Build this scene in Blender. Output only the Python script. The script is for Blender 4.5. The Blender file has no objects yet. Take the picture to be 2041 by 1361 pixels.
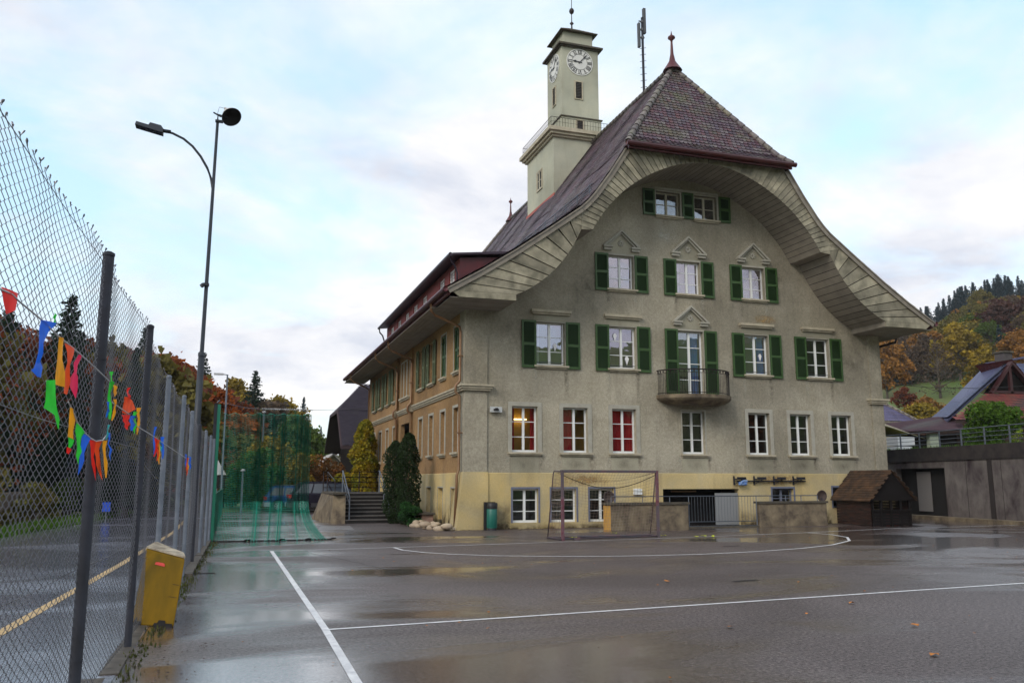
import bpy, math, random
from math import sin, cos, tan, pi, radians, sqrt, atan2
from mathutils import Vector, Matrix
R = random.Random(7)
sc = bpy.context.scene
col = sc.collection

# ------------------------------------------------------------------ camera
YAW, PITCH, FPX, CH = 18.2, 9.43, 1680.0, 1.68
cam_d = bpy.data.cameras.new("camera"); cam = bpy.data.objects.new("camera", cam_d); col.objects.link(cam)
cam_d.sensor_width = 36; cam_d.sensor_fit = 'HORIZONTAL'; cam_d.lens = FPX / 2041 * 36
cam_d.clip_start = .05; cam_d.clip_end = 3000
cam.location = (0, 0, CH); cam.rotation_euler = (radians(90 + PITCH), 0, -radians(YAW))
sc.camera = cam

# ------------------------------------------------------------------ world and sun
SUN_EL, SUN_AZ = 34, -128          # degrees; azimuth measured from +Y towards +X
w = bpy.data.worlds.new("World"); sc.world = w; w.use_nodes = True
nt = w.node_tree; nt.nodes.clear()
def N(nt, t, **k):
    n = nt.nodes.new(t)
    for a, b in k.items():
        if a == 'inp':
            for i, v in b.items(): n.inputs[i].default_value = v
        else: setattr(n, a, b)
    return n
def ramp(nt, stops):
    n = nt.nodes.new('ShaderNodeValToRGB'); e = n.color_ramp.elements
    while len(e) < len(stops): e.new(.5)
    for q, (p, c) in zip(e, stops):
        q.position = p; q.color = (c, c, c, 1) if isinstance(c, (int, float)) else (*c, 1)
    return n
sky = N(nt, 'ShaderNodeTexSky', sky_type='NISHITA', sun_disc=False)
sky.sun_elevation = radians(SUN_EL); sky.sun_rotation = radians(SUN_AZ); sky.air_density = 1.2; sky.dust_density = 1.5
tc = N(nt, 'ShaderNodeTexCoord')
sep = N(nt, 'ShaderNodeSeparateXYZ'); nt.links.new(tc.outputs['Generated'], sep.inputs[0])
addz = N(nt, 'ShaderNodeMath', operation='ADD', inp={1: .22}); nt.links.new(sep.outputs[2], addz.inputs[0])
mz = N(nt, 'ShaderNodeMath', operation='MAXIMUM', inp={1: .06}); nt.links.new(addz.outputs[0], mz.inputs[0])
cx = N(nt, 'ShaderNodeMath', operation='DIVIDE'); cy = N(nt, 'ShaderNodeMath', operation='DIVIDE')
for q, i in ((cx, 0), (cy, 1)):
    nt.links.new(sep.outputs[i], q.inputs[0]); nt.links.new(mz.outputs[0], q.inputs[1])
cmb = N(nt, 'ShaderNodeCombineXYZ'); nt.links.new(cx.outputs[0], cmb.inputs[0]); nt.links.new(cy.outputs[0], cmb.inputs[1])
def noise(nt, vec, scale, detail=6, rough=.5, dist=0, off=None):
    n = N(nt, 'ShaderNodeTexNoise'); n.inputs['Scale'].default_value = scale; n.inputs['Detail'].default_value = detail
    n.inputs['Roughness'].default_value = rough; n.inputs['Distortion'].default_value = dist
    if off:
        m = N(nt, 'ShaderNodeMapping'); m.inputs['Location'].default_value = off; nt.links.new(vec, m.inputs[0]); vec = m.outputs[0]
    nt.links.new(vec, n.inputs['Vector']); return n
n1 = noise(nt, cmb.outputs[0], 1.0, 9, .60, .35, (3.1, 1.7, 0))
n2 = noise(nt, cmb.outputs[0], 2.1, 8, .6, .2, (9.4, 5.2, 2))
r1 = ramp(nt, [(.37, 0), (.55, 1)]); nt.links.new(n1.outputs[0], r1.inputs[0])
r2 = ramp(nt, [(.30, (4.9, 5.3, 6.3)), (.48, (7.1, 7.2, 7.6)), (.66, (8.7, 8.55, 8.4))]); nt.links.new(n2.outputs[0], r2.inputs[0])
gapc = N(nt, 'ShaderNodeMixRGB', blend_type='ADD'); gapc.inputs[0].default_value = 1; gapc.inputs[2].default_value = (3.0, 4.3, 5.0, 1)
nt.links.new(sky.outputs[0], gapc.inputs[1])
mx = N(nt, 'ShaderNodeMixRGB'); nt.links.new(r1.outputs[0], mx.inputs[0]); nt.links.new(gapc.outputs[0], mx.inputs[1]); nt.links.new(r2.outputs[0], mx.inputs[2])
bg = N(nt, 'ShaderNodeBackground'); bg.inputs[1].default_value = .1; nt.links.new(mx.outputs[0], bg.inputs[0])
wo = N(nt, 'ShaderNodeOutputWorld'); nt.links.new(bg.outputs[0], wo.inputs[0])
sl = bpy.data.lights.new("sun", 'SUN'); so = bpy.data.objects.new("sun", sl); col.objects.link(so)
sl.energy = 1.1; sl.angle = radians(20); sl.color = (1, .90, .78)
so.rotation_euler = (radians(90 - SUN_EL), 0, radians(180 - SUN_AZ)); so.location = (-30, 0, 40)
sc.view_settings.view_transform = 'Standard'; sc.view_settings.look = 'None'; sc.view_settings.exposure = .42; sc.view_settings.gamma = 1

# ------------------------------------------------------------------ helpers
def ray(px, py):
    y, p = radians(YAW), radians(PITCH)
    f = Vector((sin(y) * cos(p), cos(y) * cos(p), sin(p))); rt = Vector((cos(y), -sin(y), 0)); up = rt.cross(f)
    return rt * ((px - 1020.5) / FPX) - up * ((py - 680.5) / FPX) + f
def on_y(px, py, Y):
    d = ray(px, py); t = Y / d.y; return Vector((0, 0, CH)) + d * t
BASE = {}
class M:
    def __init__(s, tf=None): s.v = []; s.f = []; s.mi = []; s.sm = []; s.uv = None; s.tf = tf; s.m = 0
    def add(s, vs, fs, smooth=False):
        b = len(s.v)
        s.v += [s.tf(*p) if s.tf else tuple(p) for p in vs]
        for f in fs: s.f.append([b + i for i in f]); s.mi.append(s.m); s.sm.append(smooth)
        return s
    def box(s, x0, x1, y0, y1, z0, z1):
        return s.add([(x0, y0, z0), (x1, y0, z0), (x1, y1, z0), (x0, y1, z0), (x0, y0, z1), (x1, y0, z1), (x1, y1, z1), (x0, y1, z1)],
            [(0, 3, 2, 1), (4, 5, 6, 7), (0, 1, 5, 4), (1, 2, 6, 5), (2, 3, 7, 6), (3, 0, 4, 7)])
    def hexa(s, lo, hi):
        return s.add(list(lo) + list(hi), [(0, 3, 2, 1), (4, 5, 6, 7), (0, 1, 5, 4), (1, 2, 6, 5), (2, 3, 7, 6), (3, 0, 4, 7)])
    def poly(s, pts): return s.add(pts, [tuple(range(len(pts)))])
    def prism(s, pts, off):
        n = len(pts); o = Vector(off); q = [tuple(Vector(p) + o) for p in pts]
        return s.add(list(pts) + q, [tuple(range(n))[::-1], tuple(range(n, 2 * n))] + [(i, (i + 1) % n, n + (i + 1) % n, n + i) for i in range(n)])
    def tube(s, pts, r, n=6, cap=True, smooth=True):
        pts = [Vector(p) for p in pts]; rr = r if isinstance(r, (list, tuple)) else [r] * len(pts)
        vs = []; fs = []
        for i, p in enumerate(pts):
            a = pts[max(i - 1, 0)]; b = pts[min(i + 1, len(pts) - 1)]; d = (b - a)
            if d.length < 1e-9: d = Vector((0, 0, 1))
            d.normalize(); u = d.cross(Vector((0, 0, 1)) if abs(d.z) < .9 else Vector((0, 1, 0))).normalized(); v = d.cross(u)
            for k in range(n):
                t = 2 * pi * k / n; vs.append(tuple(p + (u * cos(t) + v * sin(t)) * rr[i]))
        for i in range(len(pts) - 1):
            for k in range(n): fs.append((i * n + k, i * n + (k + 1) % n, (i + 1) * n + (k + 1) % n, (i + 1) * n + k))
        if cap: fs += [tuple(range(n)), tuple(range((len(pts) - 1) * n, len(pts) * n))]
        return s.add(vs, fs, smooth)
    def lathe(s, prof, c, n=16, smooth=True, sx=1, sy=1):
        vs = []; fs = []
        for r, z in prof:
            for k in range(n): t = 2 * pi * k / n; vs.append((c[0] + r * cos(t) * sx, c[1] + r * sin(t) * sy, c[2] + z))
        for i in range(len(prof) - 1):
            for k in range(n): fs.append((i * n + k, i * n + (k + 1) % n, (i + 1) * n + (k + 1) % n, (i + 1) * n + k))
        fs += [tuple(range(n)), tuple(range((len(prof) - 1) * n, len(prof) * n))]
        return s.add(vs, fs, smooth)
    def build(s, name, mat, parent=None, local=False, bevel=0):
        me = bpy.data.meshes.new(name)
        off = Vector((0, 0, 0))
        if parent is not None and not local: off = BASE.get(parent.name, off)
        me.from_pydata([(x - off.x, y - off.y, z - off.z) for x, y, z in s.v], [], s.f)
        for m in (mat if isinstance(mat, (list, tuple)) else [mat]): me.materials.append(m)
        me.polygons.foreach_set('material_index', s.mi); me.polygons.foreach_set('use_smooth', s.sm)
        me.update()
        o = bpy.data.objects.new(name, me); col.objects.link(o)
        if parent is not None: o.parent = parent
        BASE[o.name] = off
        if bevel:
            b = o.modifiers.new("bevel", 'BEVEL'); b.width = bevel; b.segments = 2; b.limit_method = 'ANGLE'
        return o
def tag(o, label=None, cat=None, group=None, kind=None):
    if label: o['label'] = label
    if cat: o['category'] = cat
    if group: o['group'] = group
    if kind: o['kind'] = kind
    return o
def thing(name, loc, label, cat, group=None, rz=0):
    o = bpy.data.objects.new(name, None); col.objects.link(o); o.location = loc; o.rotation_euler = (0, 0, rz)
    o.empty_display_size = .1; BASE[o.name] = Vector(loc)
    return tag(o, label, cat, group)
def dup(o, parent=None):
    c = o.copy(); col.objects.link(c)
    if parent is not None: c.parent = parent
    for k in ('label',):
        if parent is None and k in c: pass
    for ch in list(o.children): dup(ch, c)
    return c

# ------------------------------------------------------------------ materials
def mat(name, c, rough=.7, metal=0, var=None, vs=3.0, bump=0, bs=30.0, c2=None, spec=.5, isl=0, coord='Object', stretch=None, det=5, coat=0, dist=.02):
    m = bpy.data.materials.new(name); m.use_nodes = True; t = m.node_tree; b = t.nodes['Principled BSDF']
    b.inputs['Roughness'].default_value = rough; b.inputs['Metallic'].default_value = metal
    b.inputs['Specular IOR Level'].default_value = spec; b.inputs['Coat Weight'].default_value = coat
    b.inputs['Base Color'].default_value = (*c, 1)
    tcn = N(t, 'ShaderNodeTexCoord'); v = tcn.outputs[coord]
    if stretch:
        mp = N(t, 'ShaderNodeMapping'); mp.inputs['Scale'].default_value = stretch; t.links.new(v, mp.inputs[0]); v = mp.outputs[0]
    out = None
    if c2 is not None:
        n = noise(t, v, vs, det, .6, .3); r = ramp(t, [(.32, c), (.68, c2)]); t.links.new(n.outputs[0], r.inputs[0]); out = r.outputs[0]
    if isl:
        g = N(t, 'ShaderNodeNewGeometry'); hs = N(t, 'ShaderNodeHueSaturation')
        mr = N(t, 'ShaderNodeMapRange'); mr.inputs[3].default_value = 1 - isl; mr.inputs[4].default_value = 1 + isl
        t.links.new(g.outputs['Random Per Island'], mr.inputs[0]); t.links.new(mr.outputs[0], hs.inputs['Value'])
        if out: t.links.new(out, hs.inputs['Color'])
        else: hs.inputs['Color'].default_value = (*c, 1)
        out = hs.outputs[0]
    if out: t.links.new(out, b.inputs['Base Color'])
    if bump:
        n = noise(t, v, bs, 3, .6); bp = N(t, 'ShaderNodeBump'); bp.inputs['Strength'].default_value = bump; bp.inputs['Distance'].default_value = dist
        t.links.new(n.outputs[0], bp.inputs['Height']); t.links.new(bp.outputs[0], b.inputs['Normal'])
    return m
def stucco(name, c, c2, cd, rough_scale=22, bump=.9, yel=None):
    """roughcast render: weathered colour, dark run-off streaks, pebbly relief"""
    m = bpy.data.materials.new(name); m.use_nodes = True; t = m.node_tree; b = t.nodes['Principled BSDF']; b.inputs['Roughness'].default_value = .9
    b.inputs['Specular IOR Level'].default_value = .2
    v = N(t, 'ShaderNodeTexCoord').outputs['Object']
    n = noise(t, v, .55, 7, .62, .5); r = ramp(t, [(.3, c), (.7, c2)]); t.links.new(n.outputs[0], r.inputs[0])
    mp = N(t, 'ShaderNodeMapping'); mp.inputs['Scale'].default_value = (1.6, 1.6, .28); t.links.new(v, mp.inputs[0])
    n2_ = noise(t, mp.outputs[0], 1.1, 6, .65, .2); r2_ = ramp(t, [(.54, 0), (.80, .55)]); t.links.new(n2_.outputs[0], r2_.inputs[0])
    mx_ = N(t, 'ShaderNodeMixRGB'); t.links.new(r2_.outputs[0], mx_.inputs[0]); t.links.new(r.outputs[0], mx_.inputs[1]); mx_.inputs[2].default_value = (*cd, 1)
    n3 = noise(t, v, rough_scale, 4, .7); n4 = noise(t, v, rough_scale * .42, 3, .65); r3 = ramp(t, [(.32, .78), (.68, 1.18)]); t.links.new(n3.outputs[0], r3.inputs[0])
    r4 = ramp(t, [(.36, .86), (.64, 1.11)]); n5 = noise(t, v, .23, 4, .55, 0, (3, 7, 1)); r5 = ramp(t, [(.36, .66), (.62, 1.18)]); t.links.new(n5.outputs[0], r5.inputs[0]); t.links.new(n4.outputs[0], r4.inputs[0])
    mv = N(t, 'ShaderNodeMixRGB', blend_type='MULTIPLY'); mv.inputs[0].default_value = min(1, bump); t.links.new(mx_.outputs[0], mv.inputs[1]); t.links.new(r4.outputs[0], mv.inputs[2]); mw = N(t, 'ShaderNodeMixRGB', blend_type='MULTIPLY'); mw.inputs[0].default_value = .85; t.links.new(mv.outputs[0], mw.inputs[1]); t.links.new(r5.outputs[0], mw.inputs[2]); mv = mw
    mu = N(t, 'ShaderNodeMixRGB', blend_type='MULTIPLY'); mu.inputs[0].default_value = .8; t.links.new(mv.outputs[0], mu.inputs[1]); t.links.new(r3.outputs[0], mu.inputs[2])
    t.links.new(mu.outputs[0], b.inputs['Base Color'])
    bp = N(t, 'ShaderNodeBump'); bp.inputs['Strength'].default_value = bump; bp.inputs['Distance'].default_value = .02
    t.links.new(n3.outputs[0], bp.inputs['Height']); t.links.new(bp.outputs[0], b.inputs['Normal'])
    return m
def leafmat(name, c, c2, isl=.45, vs=.6):
    m = mat(name, c, .75, c2=c2, vs=vs, isl=isl, spec=.2, det=3)
    t = m.node_tree; b = t.nodes['Principled BSDF']; o = t.nodes['Material Output']
    tr = N(t, 'ShaderNodeBsdfTranslucent'); src = b.inputs['Base Color'].links[0].from_socket; t.links.new(src, tr.inputs[0])
    ms = N(t, 'ShaderNodeMixShader'); ms.inputs[0].default_value = .3
    t.links.new(b.outputs[0], ms.inputs[1]); t.links.new(tr.outputs[0], ms.inputs[2]); t.links.new(ms.outputs[0], o.inputs[0])
    return m
def pane(name, refl, tint=(.75, .82, .9)):
    m = bpy.data.materials.new(name); m.use_nodes = True; t = m.node_tree; t.nodes.clear()
    o = N(t, 'ShaderNodeOutputMaterial'); tr = N(t, 'ShaderNodeBsdfTransparent'); tr.inputs[0].default_value = (.8, .84, .84, 1)
    gl = N(t, 'ShaderNodeBsdfGlossy'); gl.inputs['Roughness'].default_value = .015; gl.inputs[0].default_value = (*tint, 1)
    v = N(t, 'ShaderNodeTexCoord').outputs['Object']; n = noise(t, v, 1.3, 2); bp = N(t, 'ShaderNodeBump'); bp.inputs['Strength'].default_value = .12; bp.inputs['Distance'].default_value = .05
    t.links.new(n.outputs[0], bp.inputs['Height']); t.links.new(bp.outputs[0], gl.inputs['Normal'])
    ms = N(t, 'ShaderNodeMixShader'); ms.inputs[0].default_value = refl
    t.links.new(tr.outputs[0], ms.inputs[1]); t.links.new(gl.outputs[0], ms.inputs[2]); t.links.new(ms.outputs[0], o.inputs[0])
    return m
def emis(name, c, s):
    m = bpy.data.materials.new(name); m.use_nodes = True; b = m.node_tree.nodes['Principled BSDF']
    b.inputs['Base Color'].default_value = (*c, 1); b.inputs['Emission Color'].default_value = (*c, 1); b.inputs['Emission Strength'].default_value = s
    return m
STUCCO = stucco('roughcast_grey', (.315, .285, .215), (.43, .395, .315), (.17, .15, .115))
STUCCO_L = stucco('roughcast_ochre', (.37, .225, .10), (.30, .19, .10), (.14, .08, .045))
SMOOTH = stucco('smooth_render_grey', (.31, .29, .22), (.38, .36, .28), (.2, .175, .135), 60, .25)
PLINTH = stucco('plinth_yellow', (.62, .47, .20), (.47, .41, .27), (.19, .14, .09), 45, .35)
TOWERM = stucco('tower_render', (.46, .45, .35), (.40, .41, .34), (.30, .29, .22), 60, .2)
STONE = mat('window_stone', (.42, .41, .35), .8, c2=(.33, .31, .26), vs=4, bump=.2, bs=60)
CORN = mat('cornice_stone', (.50, .45, .34), .8, c2=(.34, .30, .22), vs=3, bump=.2, bs=40)
WHITE = mat('white_paint', (.78, .80, .80), .4)
CREAM = mat('cream_old_paint', (.55, .52, .42), .6, c2=(.42, .38, .28), vs=6)
BLUEG = mat('blue_grey_paint', (.16, .18, .25), .6, c2=(.12, .13, .18), vs=5)
GREEN = mat('shutter_green', (.026, .07, .014), .5, c2=(.04, .092, .02), vs=5); GREENS = mat('shutter_slat_shade_green', (.011, .036, .006), .6)  # slats get a darker green that paints the shade between them
GREEND = mat('shutter_recess_shade_green', (.012, .04, .012), .6)  # dark green backing paints the shade inside the shutter recess
GREENF = mat('faded_green_paint', (.10, .13, .07), .7, c2=(.14, .16, .09), vs=5)
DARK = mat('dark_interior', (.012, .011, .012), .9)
INT = mat('interior_wall', (.06, .045, .04), .9)
OCHREI = mat('ochre_interior', (.5, .28, .05), .8)
REDC = mat('red_curtain', (.50, .012, .02), .8, c2=(.30, .005, .01), vs=14, stretch=(3, 3, .05))
BLUEC = mat('blue_curtain', (.03, .14, .55), .8, c2=(.02, .08, .4), vs=14, stretch=(3, 3, .05))
WHITEC = mat('white_curtain', (.6, .62, .68), .8, c2=(.45, .47, .55), vs=14, stretch=(3, 3, .05))
PANE_UP = pane('upper_glass', .42, (.82, .78, .88)); PANE_LO = pane('lower_glass', .10); PANE_MID = pane('mid_glass', .36)
IRON = mat('wrought_iron', (.03, .022, .022), .5, .6)
BOARD = mat('eave_boards', (.13, .12, .085), .8, c2=(.33, .30, .22), vs=2.2, isl=.30, bump=.3, bs=25, det=8)
SOFF = mat('soffit_boards', (.22, .195, .165), .8, c2=(.30, .27, .22), vs=2, isl=.10)
VERGE = mat('verge_board', (.28, .25, .20), .7, c2=(.17, .15, .13), vs=3)
REDW = mat('oxblood_paint', (.10, .010, .014), .5, c2=(.06, .008, .012), vs=3)
BRICKR = mat('dormer_cladding', (.20, .03, .028), .75, c2=(.14, .025, .025), vs=5)
COPPER = mat('copper_pipe', (.20, .10, .05), .5, .3, c2=(.28, .18, .10), vs=2)
SHEET = mat('dark_sheet_metal', (.05, .035, .05), .4, .5)
ASPHN = None
def tilemat(name, cols, moss=.0):
    m = bpy.data.materials.new(name); m.use_nodes = True; t = m.node_tree; b = t.nodes['Principled BSDF']; b.inputs['Roughness'].default_value = .5; b.inputs['Specular IOR Level'].default_value = .5 if 'clay' in name or 'ridge' in name else .15
    g = N(t, 'ShaderNodeNewGeometry'); r = ramp(t, [(i / (len(cols) - 1), c) for i, c in enumerate(cols)])
    t.links.new(g.outputs['Random Per Island'], r.inputs[0])
    v = N(t, 'ShaderNodeTexCoord').outputs['Object']; n = noise(t, v, .9, 6, .65, .4); rr = ramp(t, [(.50, 0), (.70, moss)]); t.links.new(n.outputs[0], rr.inputs[0])
    mx_ = N(t, 'ShaderNodeMixRGB'); t.links.new(rr.outputs[0], mx_.inputs[0]); t.links.new(r.outputs[0], mx_.inputs[1]); mx_.inputs[2].default_value = (.13, .14, .07, 1)
    n2_ = noise(t, v, 18, 3); r3 = ramp(t, [(.3, .6), (.7, 1.3)]); t.links.new(n2_.outputs[0], r3.inputs[0])
    mu = N(t, 'ShaderNodeMixRGB', blend_type='MULTIPLY'); mu.inputs[0].default_value = 1; t.links.new(mx_.outputs[0], mu.inputs[1]); t.links.new(r3.outputs[0], mu.inputs[2])
    t.links.new(mu.outputs[0], b.inputs['Base Color'])
    return m
TILE = tilemat('clay_tiles', [(.07, .042, .062), (.11, .048, .066), (.09, .058, .085), (.13, .055, .062), (.08, .05, .072), (.17, .14, .145), (.062, .04, .06), (.10, .075, .105)], .75)  # the palest colour paints specular tile edges
TILE_S = tilemat('clay_tiles_slope_lit', [(.085, .05, .075), (.125, .055, .075), (.10, .068, .11), (.14, .06, .07), (.09, .058, .088), (.19, .155, .17), (.07, .045, .068)], .45)  # lighter copy of the tile colours paints sky brightness onto the slopes
TILES = tilemat('slate_blue_tiles', [(.09, .085, .16), (.13, .12, .22), (.10, .085, .14)], .1)
DECK = mat('roof_deck', (.03, .022, .028), .9)
CONC = mat('concrete_wall', (.17, .15, .14), .85, c2=(.09, .075, .075), vs=1.2, bump=.3, bs=20, det=8)
CONCD = mat('old_concrete', (.25, .20, .13), .9, c2=(.06, .045, .035), vs=2.2, bump=.4, bs=25, det=8)
CAPM = mat('dark_mossy_cap', (.05, .045, .04), .9, c2=(.10, .085, .06), vs=5)
GALV = mat('galvanised_steel', (.16, .18, .215), .5, .35, c2=(.10, .12, .15), vs=5)
DGALV = mat('weathered_post', (.026, .029, .042), .65, .0, c2=(.014, .015, .02), vs=4, spec=.3)
LAMPM = mat('lamp_post_metal', (.035, .042, .055), .5, .2, c2=(.02, .025, .033), vs=3)
WIRE = mat('fence_wire', (.22, .22, .25), .34, .85)

# ------------------------------------------------------------------ ground
def smooth(t): t = max(0, min(1, t)); return t * t * (3 - 2 * t)
EP = [(-180, 14), (-120, 13), (-90, 12), (-60, 14), (-30, 12.5), (-20, 11), (-12, 9.3), (-8, 8.6), (-4, 6.2), (0, 4.6), (3, 3.2), (6, 2.2), (12, 3), (30, 7), (40, 8.2), (46, 9.2), (52, 10.6), (60, 12), (90, 11), (180, 14)]
def interp(T, a):
    for (x0, y0), (x1, y1) in zip(T, T[1:]):
        if x0 <= a <= x1: return y0 + (y1 - y0) * (a - x0) / (x1 - x0)
    return T[-1][1]
R0 = [(-180, 60), (-60, 26), (-20, 36), (-8, 52), (-3, 66), (6, 90), (30, 70), (40, 66), (60, 62), (90, 60), (180, 60)]
R1 = [(-180, 150), (-60, 110), (-20, 120), (-8, 150), (-3, 180), (6, 260), (30, 300), (60, 300), (90, 240), (180, 150)]
def th(x, y):
    r = math.hypot(x, y); a = math.degrees(atan2(x, y)); e = interp(EP, a); r0 = interp(R0, a); r1 = interp(R1, a)
    t = (r - r0) / (r1 - r0)
    z = tan(radians(e)) * r1 * .93 * smooth(t) + .9 * sin(x * .05 + 1) * sin(y * .043) * smooth((r - r0) / 40)
    return z - .06
g = M(); AZ = list(range(-180, 180, 2)); RR = [0.0, 4, 8, 14, 20, 26, 32, 38, 44, 50, 56, 62, 68, 75, 82, 90, 98, 107, 117, 128, 140, 153, 167, 182, 198, 216, 236, 258, 285, 320, 370, 450, 600, 900]
vs = [(r * sin(radians(a)), r * cos(radians(a)), th(r * sin(radians(a)), r * cos(radians(a))) if r > 0 else -.06) for r in RR for a in AZ]
n = len(AZ); g.add(vs, [(i * n + k, i * n + (k + 1) % n, (i + 1) * n + (k + 1) % n, (i + 1) * n + k) for i in range(len(RR) - 1) for k in range(n)], True)
MEADOW = mat('meadow_and_leaf_litter', (.075, .15, .025), .95, c2=(.12, .10, .035), vs=.035, bump=.5, bs=2, det=8)
tag(g.build('hill_terrain', MEADOW), kind='structure')

def asphalt(name, c, c2, puddle_lo, puddle_hi, rmin, rmax, seed):
    m = bpy.data.materials.new(name); m.use_nodes = True; t = m.node_tree; b = t.nodes['Principled BSDF']
    v = N(t, 'ShaderNodeTexCoord').outputs['Object']
    n_ = noise(t, v, .22, 6, .6, .8, (seed, 2, 0)); r_ = ramp(t, [(.35, c), (.65, c2)]); t.links.new(n_.outputs[0], r_.inputs[0])
    gr = noise(t, v, 23, 8, .95); rg = ramp(t, [(.42, .3), (.5, .85), (.58, 2.8)]); t.links.new(gr.outputs[0], rg.inputs[0])
    mu = N(t, 'ShaderNodeMixRGB', blend_type='MULTIPLY'); mu.inputs[0].default_value = .9; t.links.new(r_.outputs[0], mu.inputs[1]); t.links.new(rg.outputs[0], mu.inputs[2])
    t.links.new(mu.outputs[0], b.inputs['Base Color'])
    mp = N(t, 'ShaderNodeMapping'); mp.inputs['Scale'].default_value = (.16, .34, 1); mp.inputs['Location'].default_value = (seed * 1.7, seed, 0); t.links.new(v, mp.inputs[0])
    w1 = noise(t, mp.outputs[0], 1, 7, .55, .6); wr = ramp(t, [(puddle_lo, 0), (puddle_hi, 1)])
    sx = N(t, 'ShaderNodeSeparateXYZ'); t.links.new(v, sx.inputs[0]); e1 = N(t, 'ShaderNodeMath', operation='SUBTRACT', inp={1: 8.5}); t.links.new(sx.outputs[0], e1.inputs[0]); e2 = N(t, 'ShaderNodeMath', operation='ABSOLUTE'); t.links.new(e1.outputs[0], e2.inputs[0])
    e3 = N(t, 'ShaderNodeMapRange'); e3.inputs[1].default_value = 3; e3.inputs[2].default_value = 9; e3.inputs[3].default_value = -.06; e3.inputs[4].default_value = .10 if seed == 4 else -.02; t.links.new(e2.outputs[0], e3.inputs[0])
    e4 = N(t, 'ShaderNodeMath', operation='ADD'); t.links.new(w1.outputs[0], e4.inputs[0]); t.links.new(e3.outputs[0], e4.inputs[1]); t.links.new(e4.outputs[0], wr.inputs[0])
    ro = N(t, 'ShaderNodeMapRange'); ro.inputs[3].default_value = rmax; ro.inputs[4].default_value = rmin; t.links.new(wr.outputs[0], ro.inputs[0])
    t.links.new(ro.outputs[0], b.inputs['Roughness'])
    bs_ = N(t, 'ShaderNodeMapRange'); bs_.inputs[3].default_value = .9; bs_.inputs[4].default_value = .08; t.links.new(wr.outputs[0], bs_.inputs[0])
    bp = N(t, 'ShaderNodeBump'); bp.inputs['Distance'].default_value = .009; t.links.new(bs_.outputs[0], bp.inputs['Strength'])
    t.links.new(gr.outputs[0], bp.inputs['Height']); t.links.new(bp.outputs[0], b.inputs['Normal'])
    sp = ramp(t, [(.42, .12), (.5, .5), (.57, 1.0)]); t.links.new(gr.outputs[0], sp.inputs[0]); t.links.new(sp.outputs[0], b.inputs['Specular IOR Level'])
    b.inputs['Coat Roughness'].default_value = .2; cw = N(t, 'ShaderNodeMapRange'); cw.inputs[3].default_value = .05; cw.inputs[4].default_value = .9; t.links.new(wr.outputs[0], cw.inputs[0]); t.links.new(cw.outputs[0], b.inputs['Coat Weight']); t.links.new(bp.outputs[0], b.inputs['Coat Normal']); b.inputs['Coat IOR'].default_value = 1.45
    return m
COURT = asphalt('wet_court_asphalt', (.060, .044, .041), (.098, .077, .074), .45, .62, .06, .52, 4)
ROAD = asphalt('wet_road_asphalt', (.10, .10, .13), (.15, .15, .19), .20, .50, .14, .42, 9)
m = M(); m.poly([(-1.25, -12, 0), (70, -12, 0), (70, 20, 0), (31.2, 20, 0), (31.2, 40, 0), (27.0, 40, 0), (27.0, 60, 0), (20, 62, 0), (-.3, 51.5, 0), (-.45, 32, 0)])
tag(m.build('school_yard', COURT), kind='structure')
m = M(); m.poly([(-8.6, -20, .004), (-1.25, -12, .004), (-.45, 32, .004), (-.8, 51, .004), (-2.5, 75, .004), (-6.3, 75, .004), (-4.9, 51, .004), (-5.6, 38, .004), (-6.5, 30, .004), (-7.6, 15, .004)])
tag(m.build('road', ROAD), kind='structure')
YLINE = mat('yellow_road_paint', (.55, .36, .13), .5, c2=(.40, .27, .12), vs=9)
WLINE = mat('white_court_paint', (.80, .80, .80), .5, c2=(.50, .50, .52), vs=7, det=8)
def strip(m, pts, wd, z):
    P = [Vector((p[0], p[1], 0)) for p in pts]; L = []; Q = []
    for i, p in enumerate(P):
        d = (P[min(i + 1, len(P) - 1)] - P[max(i - 1, 0)]).normalized(); nn = Vector((-d.y, d.x, 0)) * wd / 2
        L.append((*(p + nn).xy, z)); Q.append((*(p - nn).xy, z))
    k = len(P); m.add(L + Q, [(i, i + 1, k + i + 1, k + i) for i in range(k - 1)])
m = M(); strip(m, [(-2.75, -6), (-2.38, 11.1), (-2.07, 19.4), (-1.75, 31), (-1.9, 48), (-3.4, 72)], .14, .008)
tag(m.build('yellow_edge_line', YLINE), kind='structure')
m = M()
strip(m, [(1.12, -4), (1.1, 7.5), (1.12, 10.3), (1.03, 22.03)], .085, .004)
strip(m, [(1.03, 21.99), (4.08, 22.2), (7.1, 22.5), (13.9, 23.5), (18.4, 24.33), (22.84, 25.45), (30, 25.9)], .065, .005)
strip(m, [(1.14, 10.27), (12.72, 11.2), (24, 12.1)], .07, .0045)
strip(m, [(4.08, 22.17), (4.14, 21.3), (4.5, 20.4), (5.0, 19.75), (5.9, 19.0), (7.05, 18.45), (8.2, 18.1), (9.3, 17.95), (10.61, 17.9), (12.14, 18.15), (13.9, 18.65), (15.43, 19.4), (17.0, 20.6), (18.0, 21.9), (18.45, 23.2), (18.4, 24.33)], .075, .0055)
strip(m, [(22.84, 25.45), (25.3, 22.1), (29, 17)], .05, .0035)
for k in range(7): a = 3.05 + k * .05; strip(m, [(3.0 + k * .06, 31.1 + .42 * k), (4.25 + k * .03, 30.9 + .42 * k)], .09, .006)
for k in range(4): strip(m, [(.4, 31.4 + .8 * k), (2.3, 31.2 + .8 * k)], .07, .006)
tag(m.build('court_markings', WLINE), kind='structure')
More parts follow.
